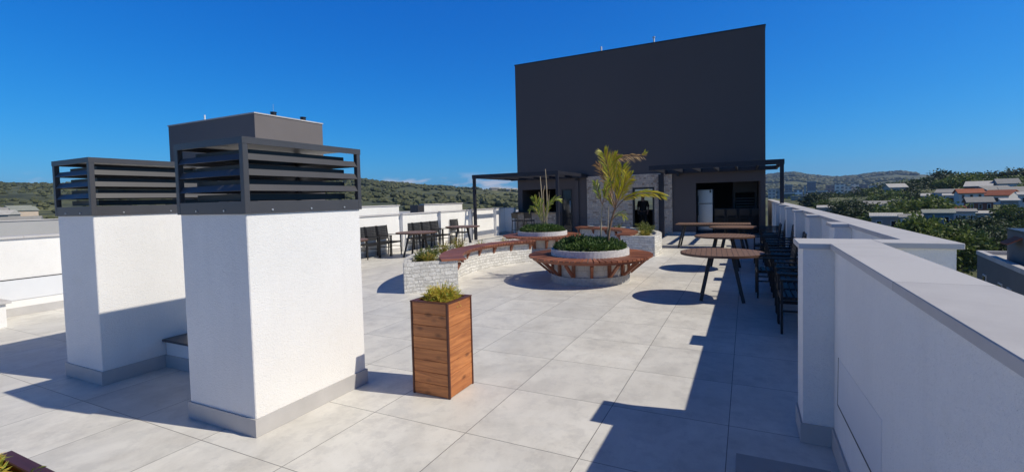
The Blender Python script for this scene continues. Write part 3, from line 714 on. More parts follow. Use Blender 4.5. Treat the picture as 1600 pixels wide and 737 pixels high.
# ------------------------------------------------------------------ tables
def table_legs(t, sx, sy, topx, topy, h, r=.022):
    for a in (-1,1):
        for b_ in (-1,1): MB().bar((a*topx,b_*topy,h),(a*sx,b_*sy,0),.05,.032,(0,1,0)).build('leg', BLACK, t)
def round_table(cx, cy, label, r=.60, h=.74, rz=0, group='round brown slatted tables'):
    t = thing('round_table', label, 'table', (cx,cy,0), rz, group)
    m = MB().sector((0,0),0.0005,r,0,2*pi,h-.028,h,72,True); m.build('tabletop', TABTOP, t)
    MB().sector((0,0),r+.0005,r+.012,0,2*pi,h-.034,h-.002,72,True).build('edge_band', m_plain('dark_brown_edge',(.09,.045,.028),.5,.2), t)
    table_legs(t,.30,.28,.16,.15,h-.06)
    MB().box(-.22,.22,-.20,.20,h-.06,h-.0285).build('apron', BLACK, t)
    return t
round_table(-.36,8.17,'nearest round brown slatted table on splayed black legs',rz=.06)
round_table(-.45,11.45,'second round brown slatted table, between the nearest and the third',rz=-.05)
round_table(-.35,14.6,'third round brown slatted table, just in front of the long table',rz=.1)
t = thing('long_table', 'long brown table on black splayed legs in front of the kitchen opening', 'table', (-.95,16.0,0))
m = MB(); m.bbox(-1.06,1.06,-.42,.42,.715,.75,.01); m.build('tabletop', TABTOP, t)
table_legs(t,.98,.34,.82,.30,.70); MB().box(-.9,.9,-.3,.3,.67,.714).build('apron', BLACK, t)
round_table(-9.05,8.75,'round brown table mostly hidden behind the nearer ventilation shaft',rz=.3)
round_table(-8.93,11.55,'round brown table in front of the row of chairs by the sunlit parapet',rz=.2)
round_table(-9.05,14.35,'round brown table standing beyond the sunlit curved planter',rz=.5)

# ------------------------------------------------------------------ chairs (front towards +x)
def make_chair():
    t = thing('armchair', 'x', 'chair', (0,0,0)); W, D = .25, .27
    for sx in (-1,1):
        for sy in (-1,1):
            y = sy*(W-.013)
            if sx > 0: m = MB().bar((D-.015,y,0),(D-.015,y,.62),.026,.026)
            else: m = MB().bar((-D+.03,y,0),(-D+.04,y,.44),.026,.026).bar((-D+.04,y,.44),(-D-.03,y,.93),.026,.026)
            m.build('leg', BLACK, t)
    for sy in (-1,1):
        y = sy*(W-.013)
        MB().bbox(-D-.01,D+.005,y-.024,y+.024,.62,.642,.005).build('armrest', BLACK, t)
        MB().bar((-D+.045,y,.27),(D-.025,y,.27),.02,.02).build('stretcher', BLACK, t)
    m = MB(); m.box(-D+.05,D-.03,-W+.03,W-.03,.395,.42)
    for k in range(7): m.bbox(-D+.06+k*.069,-D+.06+k*.069+.058,-W+.014,W-.014,.4205,.437,.004)
    m.box(D-.03,D-.005,-W+.027,W-.027,.39,.42); m.build('seat', BLACK, t)
    m = MB(); a = Vector((-D+.04,0,.50)); e = Vector((-D-.03,0,.925)); n_ = 8
    for k in range(n_):
        p0 = a.lerp(e,k/n_); p1 = a.lerp(e,(k+.93)/n_); m.bar((p0.x,-W+.045,(p0.z+p1.z)/2),(p0.x,W-.045,(p0.z+p1.z)/2),.014,(p1.z-p0.z))
    m.build('backrest', WEAVE, t)
    return t
proto = make_chair(); used = [False]
def chair(x, y, rz, label, group):
    c = proto if not used[0] else dup(proto); used[0] = True
    c.location = (x,y,0); c.rotation_euler = (0,0,rz+random.uniform(-.05,.05)); c['label'] = label; c['group'] = group
ordw = ['first','second','third','fourth','fifth']
G1 = 'black armchairs lined up along the shaded parapet'
for k in range(5):
    y0 = 6.56+2.15*k
    for j in range(3):
        chair(.635-.02*random.random(), y0+.555*j, pi, 'black armchair against the shaded parapet, %s chair of its %s bay' % (('nearest','middle','farthest')[j], ordw[k]), G1)
chair(.40,8.62,pi+.06,'black armchair pulled out in front of the shaded row, nearer one', G1)
chair(.42,12.75,pi-.05,'black armchair pulled out in front of the shaded row, farther one', G1)
G2 = 'black armchairs lined up along the sunlit parapet'
for j, y in enumerate((10.66,11.17,11.68)): chair(-10.08,y,0,'dark armchair against the sunlit parapet, %s of the three nearest the ventilation shafts' % ('left one','middle one','right one')[j], G2)
for j, y in enumerate((12.95,13.46,13.97,14.48)): chair(-10.08,y,0,'dark armchair by the sunlit parapet, %s of the four behind the table' % ('leftmost','second from the left','third from the left','rightmost')[j], G2)
chair(-10.05,15.75,0,'single dark armchair against the sunlit parapet behind the farther round table', G2)

# bar stools
def make_stool():
    t = thing('bar_stool','x','bar stool')
    for sx in (-1,1):
        for sy in (-1,1): MB().bar((sx*.21,sy*.19,0),(sx*.17,sy*.17,.65),.024,.024).build('leg', BLACK, t)
    MB().bbox(-.20,.20,-.20,.20,.65,.69,.012).build('seat', BLACK, t)
    m = MB().bar((-.18,-.17,.68),(-.23,-.17,1.02),.022).bar((-.18,.17,.68),(-.23,.17,1.02),.022); m.add([(-.195,-.158,.78),(-.195,.158,.78),(-.235,.158,1.02),(-.235,-.158,1.02),(-.18,-.158,.78),(-.18,.158,.78),(-.22,.158,1.02),(-.22,-.158,1.02)],[(0,1,2,3),(7,6,5,4),(0,4,5,1),(2,6,7,3),(3,7,4,0),(1,5,6,2)]); m.build('backrest', BLACK, t)
    MB().bar((.20,-.17,.25),(.20,.17,.25),.02).bar((-.20,-.17,.25),(-.20,.17,.25),.02).build('footrest', BLACK, t)
    return t
st = make_stool(); us = [False]
def stool(x, y, rz, label, group):
    c = st if not us[0] else dup(st); us[0] = True
    c.location = (x,y,0); c.rotation_euler = (0,0,rz); c['label'] = label; c['group'] = group
stool(-9.40,19.62,pi/2-.3,'dark bar stool at the stone counter, the one next to the white return wall','bar stools at the stone counter')
stool(-8.82,19.62,pi/2+.1,'dark bar stool at the stone counter, the one nearer the round planter','bar stools at the stone counter')
for k in range(4): stool(-1.0+.46*k,21.55,pi/2,'bar stool at the kitchen counter, %s' % ('the one beside the fridge','second from the fridge','third from the fridge','the one farthest from the fridge')[k],'bar stools at the kitchen counter')

# ------------------------------------------------------------------ rooftop building
YF = 20.8; bx0, bx1 = -9.92, .66
bl = thing('rooftop_building', 'big dark charcoal building with a tall blank wall above the pergolas', 'building', ((bx0+bx1)/2,YF,0))
ops = [(-9.68,-7.86,1.02,2.08),(-7.68,-7.17,0,2.05),(-4.42,-3.50,0,2.02),(-1.86,.49,0,2.12)]
m = MB(); wall_open(m,bx0,bx1,0,8.0,YF,YF+.22,ops)
m.box(bx0,bx0+.22,YF+.2205,27,0,8.0); m.box(bx1-.22,bx1,YF+.2205,27,0,8.0)
wall_open(m,bx0+.2205,bx1-.2205,0,7.999,26.8,27,[(-5.6,-4.1,.9,2.15),(-3.6,-2.4,.9,2.1)])
P(m,'wall',DARKW,bl)
m = MB(); m.box(bx0+.221,bx1-.221,YF+.2206,26.799,2.7,2.95); m.box(bx0+.221,bx1-.221,YF+.2206,26.799,7.6,7.8); P(m,'ceiling_slab',DARKW,bl)
m = MB(); m.box(bx0-.02,bx1+.02,YF-.02,YF+.24,8.001,8.05); m.box(bx0-.02,bx0+.24,YF+.2405,27,8.001,8.05); m.box(bx1-.24,bx1+.02,YF+.2405,27,8.001,8.05); P(m,'roof_flashing',BLACKM,bl)
m = MB(); wall_open(m,-6.45,-2.78,0,2.58,YF-.06,YF-.002,[(-4.42,-3.50,0,2.02)]); P(m,'stone_cladding',STONEF,bl)
m = MB(); m.box(-7.05,-6.93,YF+.222,26.79,0,2.699); m.box(-2.5,-2.38,YF+.222,26.79,0,2.699); P(m,'partition',DARKW,bl)
m = MB(); m.box(bx0+.221,bx1-.221,YF+.222,26.79,-.01,.004); P(m,'indoor_floor',SKIRT,bl)
m = MB(); m.box(-7.02,-6.84,YF-.09,YF-.003,0,2.58); P(m,'pilaster',DARKW,bl)
# doors
m = MB(); m.box(-7.675,-7.635,YF-.02,YF+.1,0,2.045); m.box(-7.215,-7.175,YF-.02,YF+.1,0,2.045); m.box(-7.634,-7.216,YF-.02,YF+.1,2.0,2.045); P(m,'door_frame',BLACK,bl)
m = MB(); m.box(-7.633,-7.217,YF+.04,YF+.08,.01,1.999); dl = P(m,'door',GLASS,bl)
m = MB(); m.tube([(-7.27,YF+.02,.95),(-7.27,YF-.01,1.0),(-7.27,YF-.01,1.5),(-7.27,YF+.02,1.55)],.014,6); hd = m.build('handle',STEEL); hd.parent = dl
m = MB(); m.box(-4.415,-4.345,YF-.055,YF+.1,0,2.015); m.box(-3.575,-3.505,YF-.055,YF+.1,0,2.015); m.box(-4.3445,-3.5755,YF-.055,YF+.1,1.94,2.015); P(m,'door_frame',BLACK,bl)
m = MB(); m.box(bx0+.2,-7.69,YF-.012,YF-.001,.001,.12); P(m,'skirting',SKIRT,bl); m = MB(); m.box(-2.775,-1.87,YF-.012,YF-.001,.001,.12); P(m,'skirting',SKIRT,bl)
# bar counter on the left opening
bc = thing('bar_counter','stone fronted bar counter with a dark top below the left serving hatch','bar counter',(-8.8,20.4,0))
m = MB(); m.box(-9.90,-7.86,20.42,20.78,0,1.0); P(m,'stone_front',STONEF,bc)
m = MB(); m.bbox(-9.915,-7.75,20.15,20.795,1.001,1.045,.006); P(m,'counter_top',BLACK,bc)
# kitchen
kc = thing('kitchen_counter','dark kitchen counter seen inside the right hand opening','counter',(-.3,22.2,0))
m = MB(); m.box(-1.2,.42,22.1,22.5,.02,1.0); P(m,'body',BLACK,kc)
m = MB(); m.bbox(-1.25,.42,21.95,22.55,1.001,1.04,.006); P(m,'counter_top',m_plain('dark_granite',(.06,.06,.065),.25,.2,30),kc)
gr = thing('barbecue_grill','built in dark barbecue grill with metal rails behind the kitchen counter','grill',(0,24,0))
m = MB(); m.box(-.55,.42,23.4,24.2,.02,.95); m.box(-.55,-.45,23.4,24.2,.951,1.7); m.box(.32,.42,23.4,24.2,.951,1.7); m.box(-.55,.42,23.4,24.2,1.701,2.65); P(m,'body',BLACKM,gr)
for k in range(4): m = MB().tube([(-.44,23.42,1.08+.12*k),(.31,23.42,1.08+.12*k)],.012,6); P(m,'rail',STEEL,gr)
fr = thing('refrigerator','tall stainless steel refrigerator inside the right hand opening','refrigerator',(-1.62,22.4,0))
m = MB(); m.bbox(-1.93,-1.31,22.36,22.95,.03,1.87,.012); P(m,'body',m_plain('grey_fridge_side',(.3,.3,.31),.4,.05),fr)
d1 = P(MB().bbox(-1.93,-1.31,22.29,22.355,.10,1.245,.014),'door',STEEL,fr); d2 = P(MB().bbox(-1.93,-1.31,22.29,22.355,1.262,1.86,.014),'freezer_door',STEEL,fr)
h1 = MB().box(-1.91,-1.885,22.255,22.289,.75,1.2).build('handle',BLACK); h1.parent = d1; h2 = MB().box(-1.91,-1.885,22.255,22.289,1.31,1.6).build('handle',BLACK); h2.parent = d2
h3 = MB().box(-1.44,-1.36,22.284,22.2895,1.72,1.83).build('sticker',m_plain('dark_sticker',(.05,.06,.09),.5)); h3.parent = d2
# wall lamps and roof pipes
for x, lab in ((-2.53,'small black cube spotlight on the dark wall beside the stone cladding'),(-6.90,'small black cube spotlight under the left pergola')):
    wl = thing('wall_lamp', lab, 'lamp', (x,YF-.1,2.5), 0, 'black cube wall lamps'); MB().bbox(-.06,.06,-.06,.06,-.08,.08,.006).build('housing',BLACK,wl); MB().box(-.05,.05,.0605,.097,-.03,.03).build('mount',BLACK,wl)
for x, lab, h in ((-5.86,'thin white vent pipe on the roof edge, left of the pair','a'),(-3.55,'white vent pipe with a cap on the roof edge, right of the pair','b')):
    vp = thing('vent_pipe', lab, 'vent pipe', (x,21.4,7.8), 0, 'vent pipes on the dark building'); MB().tube([(0,0,0),(0,0,.62)],.035,10).build('pipe',m_plain('white_pvc',(.75,.75,.75),.5,.05),vp)
    if h == 'b': MB().tube([(0,0,.622),(0,0,.67)],.06,10).build('cap',BOLT,vp)

# ------------------------------------------------------------------ pergolas
def pergola(x0, x1, y0, posts, label, nr):
    t = thing('pergola', label, 'pergola', (x0,y0,0)); loc = Vector((x0,y0,0))
    def B(m, n): o = m.build(n, PERG, t); o.location = -loc; return o
    zt = 2.69
    B(MB().bbox(x0,x1,y0,y0+.08,zt-.16,zt,.004),'beam'); B(MB().bbox(x0,x1,YF-.15,YF-.07,zt-.16,zt-.001,.004),'beam')
    for k in range(nr):
        x = x0+.04+(x1-x0-.08)*k/(nr-1); B(MB().bbox(x-.03,x+.03,y0+.0805,YF-.1505,zt-.14,zt-.003,.003),'rafter')
    for (px_, py_, z0) in posts: B(MB().bbox(px_-.055,px_+.055,py_-.055,py_+.055,z0,zt-.161,.004),'post')
    return t
pergola(-3.05,1.06,17.0,[(.99,17.05,PH+.001),(-2.98,19.55,0),(-3.25,20.65,0)],'dark pergola in front of the kitchen opening, one post on the shaded parapet',7)
pergola(-10.2,-6.40,17.0,[(-10.12,17.05,0),(-6.46,17.05,0)],'dark pergola over the bar counter beside the sunlit parapet',6)

# ------------------------------------------------------------------ person in the doorway
def skin(name, verts, edges, radii, mat, parent, sub=2):
    me = bpy.data.meshes.new(name); me.from_pydata(verts, edges, []); me.materials.append(mat)
    o = bpy.data.objects.new(name, me); COL.objects.link(o); o.parent = parent
    md = o.modifiers.new('skin','SKIN'); md.use_smooth_shade = True
    for i, r in enumerate(radii): me.skin_vertices[0].data[i].radius = (r,r) if isinstance(r,(int,float)) else r
    me.skin_vertices[0].data[0].use_root = True
    s = o.modifiers.new('sub','SUBSURF'); s.levels = sub; s.render_levels = sub
    return o
pe = thing('person', 'person in dark clothes standing in the doorway of the stone clad wall', 'person', (-4.12,21.5,0), pi)
SK = m_plain('skin',(.30,.18,.13),.5,.1); CL = m_plain('black_cloth',(.010,.010,.012),.85,.2,20); HR = m_plain('dark_hair',(.012,.009,.007),.6,.2,30)
V = [(0,0,.93),(0,.0,1.10),(0,-.01,1.28),(0,0,1.40),(0,.01,1.47),(0,.02,1.54),(0,.03,1.62),(0,.02,1.68),
     (.17,0,1.39),(.22,-.02,1.14),(.20,.10,.93),(-.17,0,1.39),(-.23,-.02,1.14),(-.21,.08,.92),
     (.09,0,.88),(.10,.01,.50),(.10,-.02,.09),(.10,.12,.04),(-.09,0,.88),(-.11,.01,.50),(-.12,-.02,.09),(-.13,.12,.04),
     (.19,.15,.85),(-.20,.13,.84)]
Ed = [(0,1),(1,2),(2,3),(3,4),(4,5),(5,6),(6,7),(3,8),(8,9),(9,10),(3,11),(11,12),(12,13),(0,14),(14,15),(15,16),(16,17),(0,18),(18,19),(19,20),(20,21),(10,22),(13,23)]
Rd = [(.15,.11),(.145,.10),(.16,.11),(.10,.08),.052,.075,.088,.055,.062,.045,.032,.062,.045,.032,.085,.062,.042,.035,.085,.062,.042,.035,.028,.028]
skin('body',V,Ed,Rd,SK,pe)
skin('shirt',[V[0],V[1],V[2],V[3],V[8],V[9],V[11],V[12]],[(0,1),(1,2),(2,3),(3,4),(4,5),(3,6),(6,7)],[(.175,.135),(.165,.125),(.18,.13),(.115,.095),.078,.062,.078,.062],CL,pe)
skin('trousers',[V[0],V[14],V[15],(.10,-.02,.12),V[18],V[19],(-.12,-.02,.12)],[(0,1),(1,2),(2,3),(0,4),(4,5),(5,6)],[(.17,.13),.105,.082,.066,.105,.082,.066],CL,pe)
skin('hair',[(0,-.01,1.56),(0,-.01,1.66),(0,.0,1.73)],[(0,1),(1,2)],[.085,.098,.05],HR,pe)
for s in (-1,1):
    MB().tube([(s*.03,.105,1.625),(s*.03,.113,1.625)],.010,8).build('eye',m_plain('dark_eye',(.02,.015,.012),.3),pe)

# ------------------------------------------------------------------ neighbouring wing of the block (beyond the sunlit parapet)
wr = MB().box(-40,-10.78,-30,45,-14,.55).build('neighbouring_roof', m_plain('grey_roof_membrane',(.42,.42,.42),.8,.2,.6)); tag(wr, kind='structure')
nb = thing('roof_parapet','long low grey parapet with a pale top at the outer edge of the neighbouring roof','parapet',(-30,0,0))
P(MB().box(-30.2,-30,-28,20,.551,1.22),'wall',m_plain('grey_render',(.36,.36,.36),.85,.1,.6),nb); P(MB().box(-30.25,-29.95,-28,20,1.221,1.26),'coping',COPING,nb)
cbk = thing('penthouse_block','dark penthouse block on the neighbouring roof, its right side lit brown by the sun','building',(-33,23,0))
P(MB().box(-38.1,-28.5,20.5,26.0,.551,7.6),'wall',DARKW2,cbk); P(MB().box(-38.15,-28.45,20.45,26.05,7.601,7.68),'roof_flashing',COPING,cbk)
for i,(x,y,lab) in enumerate(((-28.75,22.1,'round black roof vent with a thin aerial on the penthouse block'),(-28.75,24.5,'round black roof vent near the far edge of the penthouse block'))):
    v = thing('roof_vent',lab,'roof vent',(x,y,7.68),0,'black roof vents'); MB().tube([(0,0,0),(0,0,.22)],.19,14).build('drum',BLACK,v); MB().tube([(0,0,.2205),(0,0,.26)],.22,14).build('lid',BLACK,v)
    if i == 0: MB().tube([(0,0,.26),(0,0,.8)],.012,5).build('aerial',BOLT,v)
v = thing('vent_pipe','thin white vent pipe on the front edge of the penthouse block','vent pipe',(-34.2,20.8,7.68)); MB().tube([(0,0,0),(0,0,.42)],.05,8).build('pipe',SMOOTHW,v)
def roofbox(x0,x1,y0,y1,z1,label,mat=WHITE,cap=True):
    t = thing('roof_wall',label,'wall',((x0+x1)/2,(y0+y1)/2,0)); P(MB().box(x0,x1,y0,y1,.551,z1),'wall',mat,t)
    if cap: P(MB().box(x0-.03,x1+.03,y0-.03,y1+.03,z1+.001,z1+.04),'coping',COPING,t)
roofbox(-12.2,-12.0,8.2,14.5,1.50,'white wall on the neighbouring roof just beyond the row of chairs')
roofbox(-12.2,-12.0,16.1,19.05,1.50,'short white wall on the neighbouring roof, left of the pergola post')
roofbox(-12.35,-11.95,15.62,16.02,1.50,'small dark box between the two white walls on the neighbouring roof',BLACKM,False)
roofbox(-15.0,-14.6,13.6,15.0,1.62,'little white upstand on the neighbouring roof behind the nearer ventilation shaft')

# ------------------------------------------------------------------ terrain
def interp(x, tab):
    if x <= tab[0][0]: return tab[0][1]
    for (a, u), (b_, v_) in zip(tab, tab[1:]):
        if x <= b_: t = (x-a)/(b_-a); return u+(v_-u)*t
    return tab[-1][1]
def sst(a, b_, x): t = min(1,max(0,(x-a)/(b_-a))); return t*t*(3-2*t)
ELV = [(-110,2.0),(-80,2.1),(-73,2.15),(-70,2.1),(-60,2.6),(-50,2.65),(-44,2.45),(-41.6,2.12),(-39,1.93),(-36.3,1.62),(-32.2,1.36),(-29.3,1.15),(-25.6,.85),(-15,.6),(-6,1.0),(1.9,1.70),(3,1.80),(4.4,1.84),(5.8,1.52),(7.7,1.20),(9.7,1.27),(11.2,1.44),(12.6,1.5),(15,1.2),(21,1.0),(40,1.0),(60,1.0)]
ROUT = [(-110,850),(-25,900),(-8,2300),(60,2600)]; RIN = [(-110,150),(-25,170),(-8,800),(60,900)]
ZR = [(0,-13.5),(30,-12.5),(60,-8),(90,-5),(130,-2.8),(200,-1),(300,-2),(500,-4),(900,-6)]
ZL = [(0,-13.5),(60,-12),(150,-6),(260,-3),(900,-3)]
def ground(x, y):
    r = hypot(x,y); az = math.degrees(atan2(x,y))
    k = sst(-22,-2,az)*(1-sst(70,110,az)); zb = interp(r,ZL)*(1-k)+interp(r,ZR)*k
    rid = sst(10.5,14,az)*(1-sst(60,90,az))*sst(120,215,r)*(1-.6*sst(260,420,r)); zb += 2.6*rid
    nz = mnoise.fractal(Vector((x*.012,y*.012,.3)),.9,2.1,4)
    front = 1-sst(110,150,abs(az))
    top = H+interp(r if False else az, ELV)*pi/180*interp(az,ROUT)
    h = sst(interp(az,RIN), interp(az,ROUT), r)*front
    h = h**.85
    zz = zb*(1-h)+top*h
    return zz + nz*(1.2*sst(40,150,r)*(1-h)+ 4.5*h*(1-h)*2)
azs = [-180+6*k for k in range(12)]+[-108+1.2*k for k in range(66)]+[-28.5+.5*k for k in range(125)]+[34+4*k for k in range(37)]
rs_ = [14*1.075**k for k in range(75)]+[3400,4200,6000,9000]
vs = [(0,0,-14)]; fs = []
for a in azs:
    for r in rs_:
        x, y = r*sin(radians(a)), r*cos(radians(a)); z_ = ground(x,y) if r < 2700 else ground(x*2650/r,y*2650/r)-(r-2650)*.02
        vs.append((x,y,z_))
nr_ = len(rs_); na = len(azs)
for i in range(na):
    j = (i+1)%na
    fs.append((0, 1+i*nr_, 1+j*nr_))
    for k in range(nr_-1): fs.append((1+i*nr_+k, 1+i*nr_+k+1, 1+j*nr_+k+1, 1+j*nr_+k))
t = NT('hillside'); v = t.coord()
n1 = t.noise(v,.006,6,.6); n2 = t.noise(v,.035,7,.65); n3 = t.noise(v,.25,5,.6)
c = t.ramp(n1,[(.34,(.06,.075,.03)),(.47,(.11,.12,.045)),(.58,(.19,.19,.06)),(.68,(.16,.11,.075))])
c = t.mix(t.ramp(n2,[(.40,1.),(.52,0.)]), c, (.030,.040,.016)); c = t.mix(t.math('MULTIPLY',n3,.4), c, (.045,.05,.022)); n4 = t.noise(v,.02,6,.7); vo_ = t.n('ShaderNodeTexVoronoi', Scale=.11); t.l(v, vo_.inputs['Vector'])
c = t.mix(t.math('MULTIPLY', t.ramp(vo_.outputs['Distance'],[(.25,1.),(.45,0.)]), t.ramp(n4,[(.42,0.),(.6,1.)])), c, (.028,.038,.015))
t.col(c); t.rough(.95)
g = MB(); g.add(vs, fs, smooth=True); gt = g.build('terrain', t.m); tag(gt, kind='structure')

# woodland mass on the hills (too many to count)
random.seed(3); m = MB()
ico = []
phi = (1+sqrt(5))/2
for a,b_ in ((1,phi),(-1,phi),(1,-phi),(-1,-phi)): ico += [(0,a,b_),(a,b_,0),(b_,0,a)]
import itertools
iv = [Vector(p).normalized() for p in ico]
ifc = []
for tri in itertools.combinations(range(12),3):
    if all((iv[a]-iv[b_]).length < 1.06 for a,b_ in itertools.combinations(tri,2)):
        a,b_,c_ = tri
        ifc.append(tri if (iv[b_]-iv[a]).cross(iv[c_]-iv[a]).dot(iv[a]) > 0 else (a,c_,b_))
def blob(m, x, y, r, hh, z=None):
    z = ground(x,y) if z is None else z
    for q_ in range(3):
        ox, oy, s = random.uniform(-.6,.6)*r, random.uniform(-.6,.6)*r, random.uniform(.5,.95)
        m.add([(x+ox+p.x*r*s*random.uniform(.7,1.25), y+oy+p.y*r*s*random.uniform(.7,1.25), z+hh*s*.45+p.z*hh*s*.6*random.uniform(.7,1.2)) for p in iv], ifc)
for k in range(7000):
    az = random.uniform(-76,-24); r = 160+740*sqrt(random.random()); x, y = r*sin(radians(az)), r*cos(radians(az))
    nn = mnoise.fractal(Vector((x*.006,y*.006,5)),1,2,3)
    if nn < -.02+.20*(az<-60) and random.random() > (.40 if az < -60 else .10): continue
    s = random.uniform(1.2,3.6)*(.7 if az < -60 else 1); blob(m, x, y, s, s*random.uniform(.9,1.4))
tag(m.build('woodland', WOODS), 'scrubby woodland covering the green hillside behind the sunlit parapet', 'woodland', None, 'stuff')
m = MB()
for k in range(4200):
    az = random.uniform(.5,14); r = random.uniform(700,2500); x, y = r*sin(radians(az)), r*cos(radians(az))
    nn = mnoise.fractal(Vector((x*.004,y*.004,9)),1,2,3)
    if nn < -.12: continue
    s = random.uniform(5,11); blob(m, x, y, s, s)
tag(m.build('woodland', WOODS), 'distant dark woods on the bluish hills behind the town', 'woodland', None, 'stuff')

# ------------------------------------------------------------------ trees
def crown_mesh(seed, n_clump, n_leaf, leafs, flat=1., spread=1.):
    random.seed(seed); m = MB()          # unit tree: total height 1, crown radius ~.42
    cl = []
    for k in range(n_clump):
        d = rv(); rr = random.uniform(.35,1.)**.5
        cl.append((Vector((d.x*.36*rr*spread, d.y*.36*rr*spread, .62+d.z*.33*rr*flat)), random.uniform(.09,.17)))
    for c_, r in cl:
        for k in range(n_leaf):
            d = rv(); p = c_+d*r*random.uniform(.45,1.)
            leaf(m, p, (d+rv()*.9+Vector((0,0,-.15))), rv(), leafs*random.uniform(.7,1.4), leafs*random.uniform(.45,.8))
    return m, cl
def tree_proto(seed, kind, n_clump, n_leaf, leafs, flat=1., spread=1.):
    m, cl = crown_mesh(seed, n_clump, n_leaf, leafs, flat, spread)
    r = thing('tree','x','tree'); m.build('crown', LF_T[kind], r)
    tm = MB(); tm.tube([(0,0,-.06),(.01,0,.2),(-.01,.01,.42),(.01,0,.66)],[.034,.026,.02,.008],7)
    for c_, _ in cl[:7]: tm.tube([(0,.005,.34),tuple(c_*.6+Vector((0,0,.42))*.4),tuple(c_)],[.014,.009,.003],5)
    tm.build('trunk', BARK, r); return r
PROT = {0:[tree_proto(11,0,46,60,.058),tree_proto(12,0,42,60,.058,.9,1.15),tree_proto(13,0,44,56,.060,1.,.9)],
        1:[tree_proto(21,1,46,58,.058),tree_proto(22,1,40,60,.060,.85,1.2),tree_proto(23,1,40,56,.060,1.05,.9)],
        2:[tree_proto(31,2,46,60,.056,.85,1.2),tree_proto(32,2,40,56,.060)]}
usedp = set(); NTREE = [0]
random.seed(21)
def tree(px, pytop, r, wpx, kind, label, group):
    az, el = azel(px, pytop); x, y = r*sin(az), r*cos(az); top = H+r*tan(el); g0 = ground(x,y)
    wid = wpx/FPX*r*1.08                      # crown width in metres
    wid = max(wid, .55*(top-g0)); hh = max(top-g0, wid*.75)
    pz = top-hh
    i = random.randrange(len(PROT[kind])); pr_ = PROT[kind][i]
    o = pr_ if (kind,i) not in usedp else dup(pr_); usedp.add((kind,i))
    o.location = (x,y,pz); o.rotation_euler = (0,0,random.random()*6.28); s = wid/.86
    o.scale = (s,s,hh); o['label'] = label; o['group'] = group; NTREE[0] += 1
KN = ['dark','mid green','bright green']
# named trees: (px, top, distance, crown width px, kind, label)
GT = 'trees on the slope beyond the shaded parapet'
for a in [(1272,302,150,40,0,'dark bushy tree left of the slope, just above the parapet and below the warehouse'),
          (1297,311,120,34,1,'mid green tree right of the dark bushy tree above the parapet'),
          (1333,312,105,50,0,'dark spreading tree above the middle of the parapet coping'),
          (1352,322,85,36,0,'dark ragged tree close above the coping, left of the pale roof'),
          (1436,304,100,72,2,'broad light green domed tree below the grey roofs'),
          (1385,326,80,60,1,'low green tree in front of the pale shed roof'),
          (1425,332,60,60,2,'bright leafy tree rising behind the parapet coping'),
          (1455,343,60,80,2,'bright green tree nearest the coping, left of the road'),
          (1503,350,62,60,1,'green tree at the end of the coping beside the dark flats'),
          (1530,336,82,56,0,'dark tree below the grey shed, above the road'),
          (1562,346,85,46,0,'dark rounded tree behind the stair tower of the flats'),
          (1592,318,95,40,1,'green tree at the right edge under the white house'),
          (1475,267,225,52,0,'tallest dark tree on the ridge'),
          (1500,270,205,46,2,'lighter green tree beside the tallest dark tree on the ridge'),
          (1444,279,215,48,0,'dark tree on the left shoulder of the ridge'),
          (1418,285,215,36,0,'smaller dark tree at the left end of the ridge'),
          (1523,268,230,34,1,'mid green ridge tree behind the orange roofed house'),
          (1548,270,235,44,0,'dark ridge tree right of the orange roofed house'),
          (1574,266,240,40,1,'mid green ridge tree near the right edge'),
          (1597,262,235,40,0,'dark ridge tree at the very right edge'),
          (1350,292,260,40,0,'dark low tree left of the ridge, right of the apartment blocks'),
          (1378,289,240,44,1,'green low tree between the apartment blocks and the ridge'),
          (1400,296,200,46,0,'dark low tree in the dip left of the ridge')]:
    tree(*a, GT)
for k in range(100):
    px = random.uniform(1385,1610); r = random.uniform(150,250); kind = random.choice((0,0,0,1,1,2)); 
    if r < 200 and 1436 < px < 1600: r = 200+random.random()*50
    top = 277+(250-r)*.2+random.uniform(-3,7)-8*max(0,(px-1500)/100)
    if px < 1430: top += 8
    tree(px, top, r, random.uniform(32,54), kind, '%s tree in the thick wood covering the ridge' % KN[kind], 'trees of the thick ridge wood')
for k in range(60):
    px = random.uniform(1240,1440); r = random.uniform(130,300); kind = random.choice((0,0,1,1,2))
    tree(px, 296+(300-r)*.12+random.uniform(0,6), r, random.uniform(24,42), kind, '%s tree in the valley between the parapet and the apartment blocks' % KN[kind], 'trees filling the valley')
for k in range(40):
    px = random.uniform(1400,1610); r = random.uniform(70,135); kind = random.choice((0,0,1,1))
    tree(px, 322+(135-r)*.45+random.uniform(-2,10), r, random.uniform(26,44), kind, '%s tree among the hillside houses' % KN[kind], 'trees among the hillside houses')
# umbrella pines on the left hill
pp = None
for k in range(6):
    px = 674+6.5*k; az, el = azel(px, 288.5+.5*abs(k-2)); r = 860; x, y = r*sin(az), r*cos(az); g0 = ground(x,y); hh = max(8, H+r*tan(el)-g0)
    o = dup(PROT[0][1]); o.location = (x,y,H+r*tan(el)-hh); o.scale = (16,16,hh); o['label'] = 'dark pine in the clump on the crest of the left hill'; o['group'] = 'pines on the crest of the left hill'

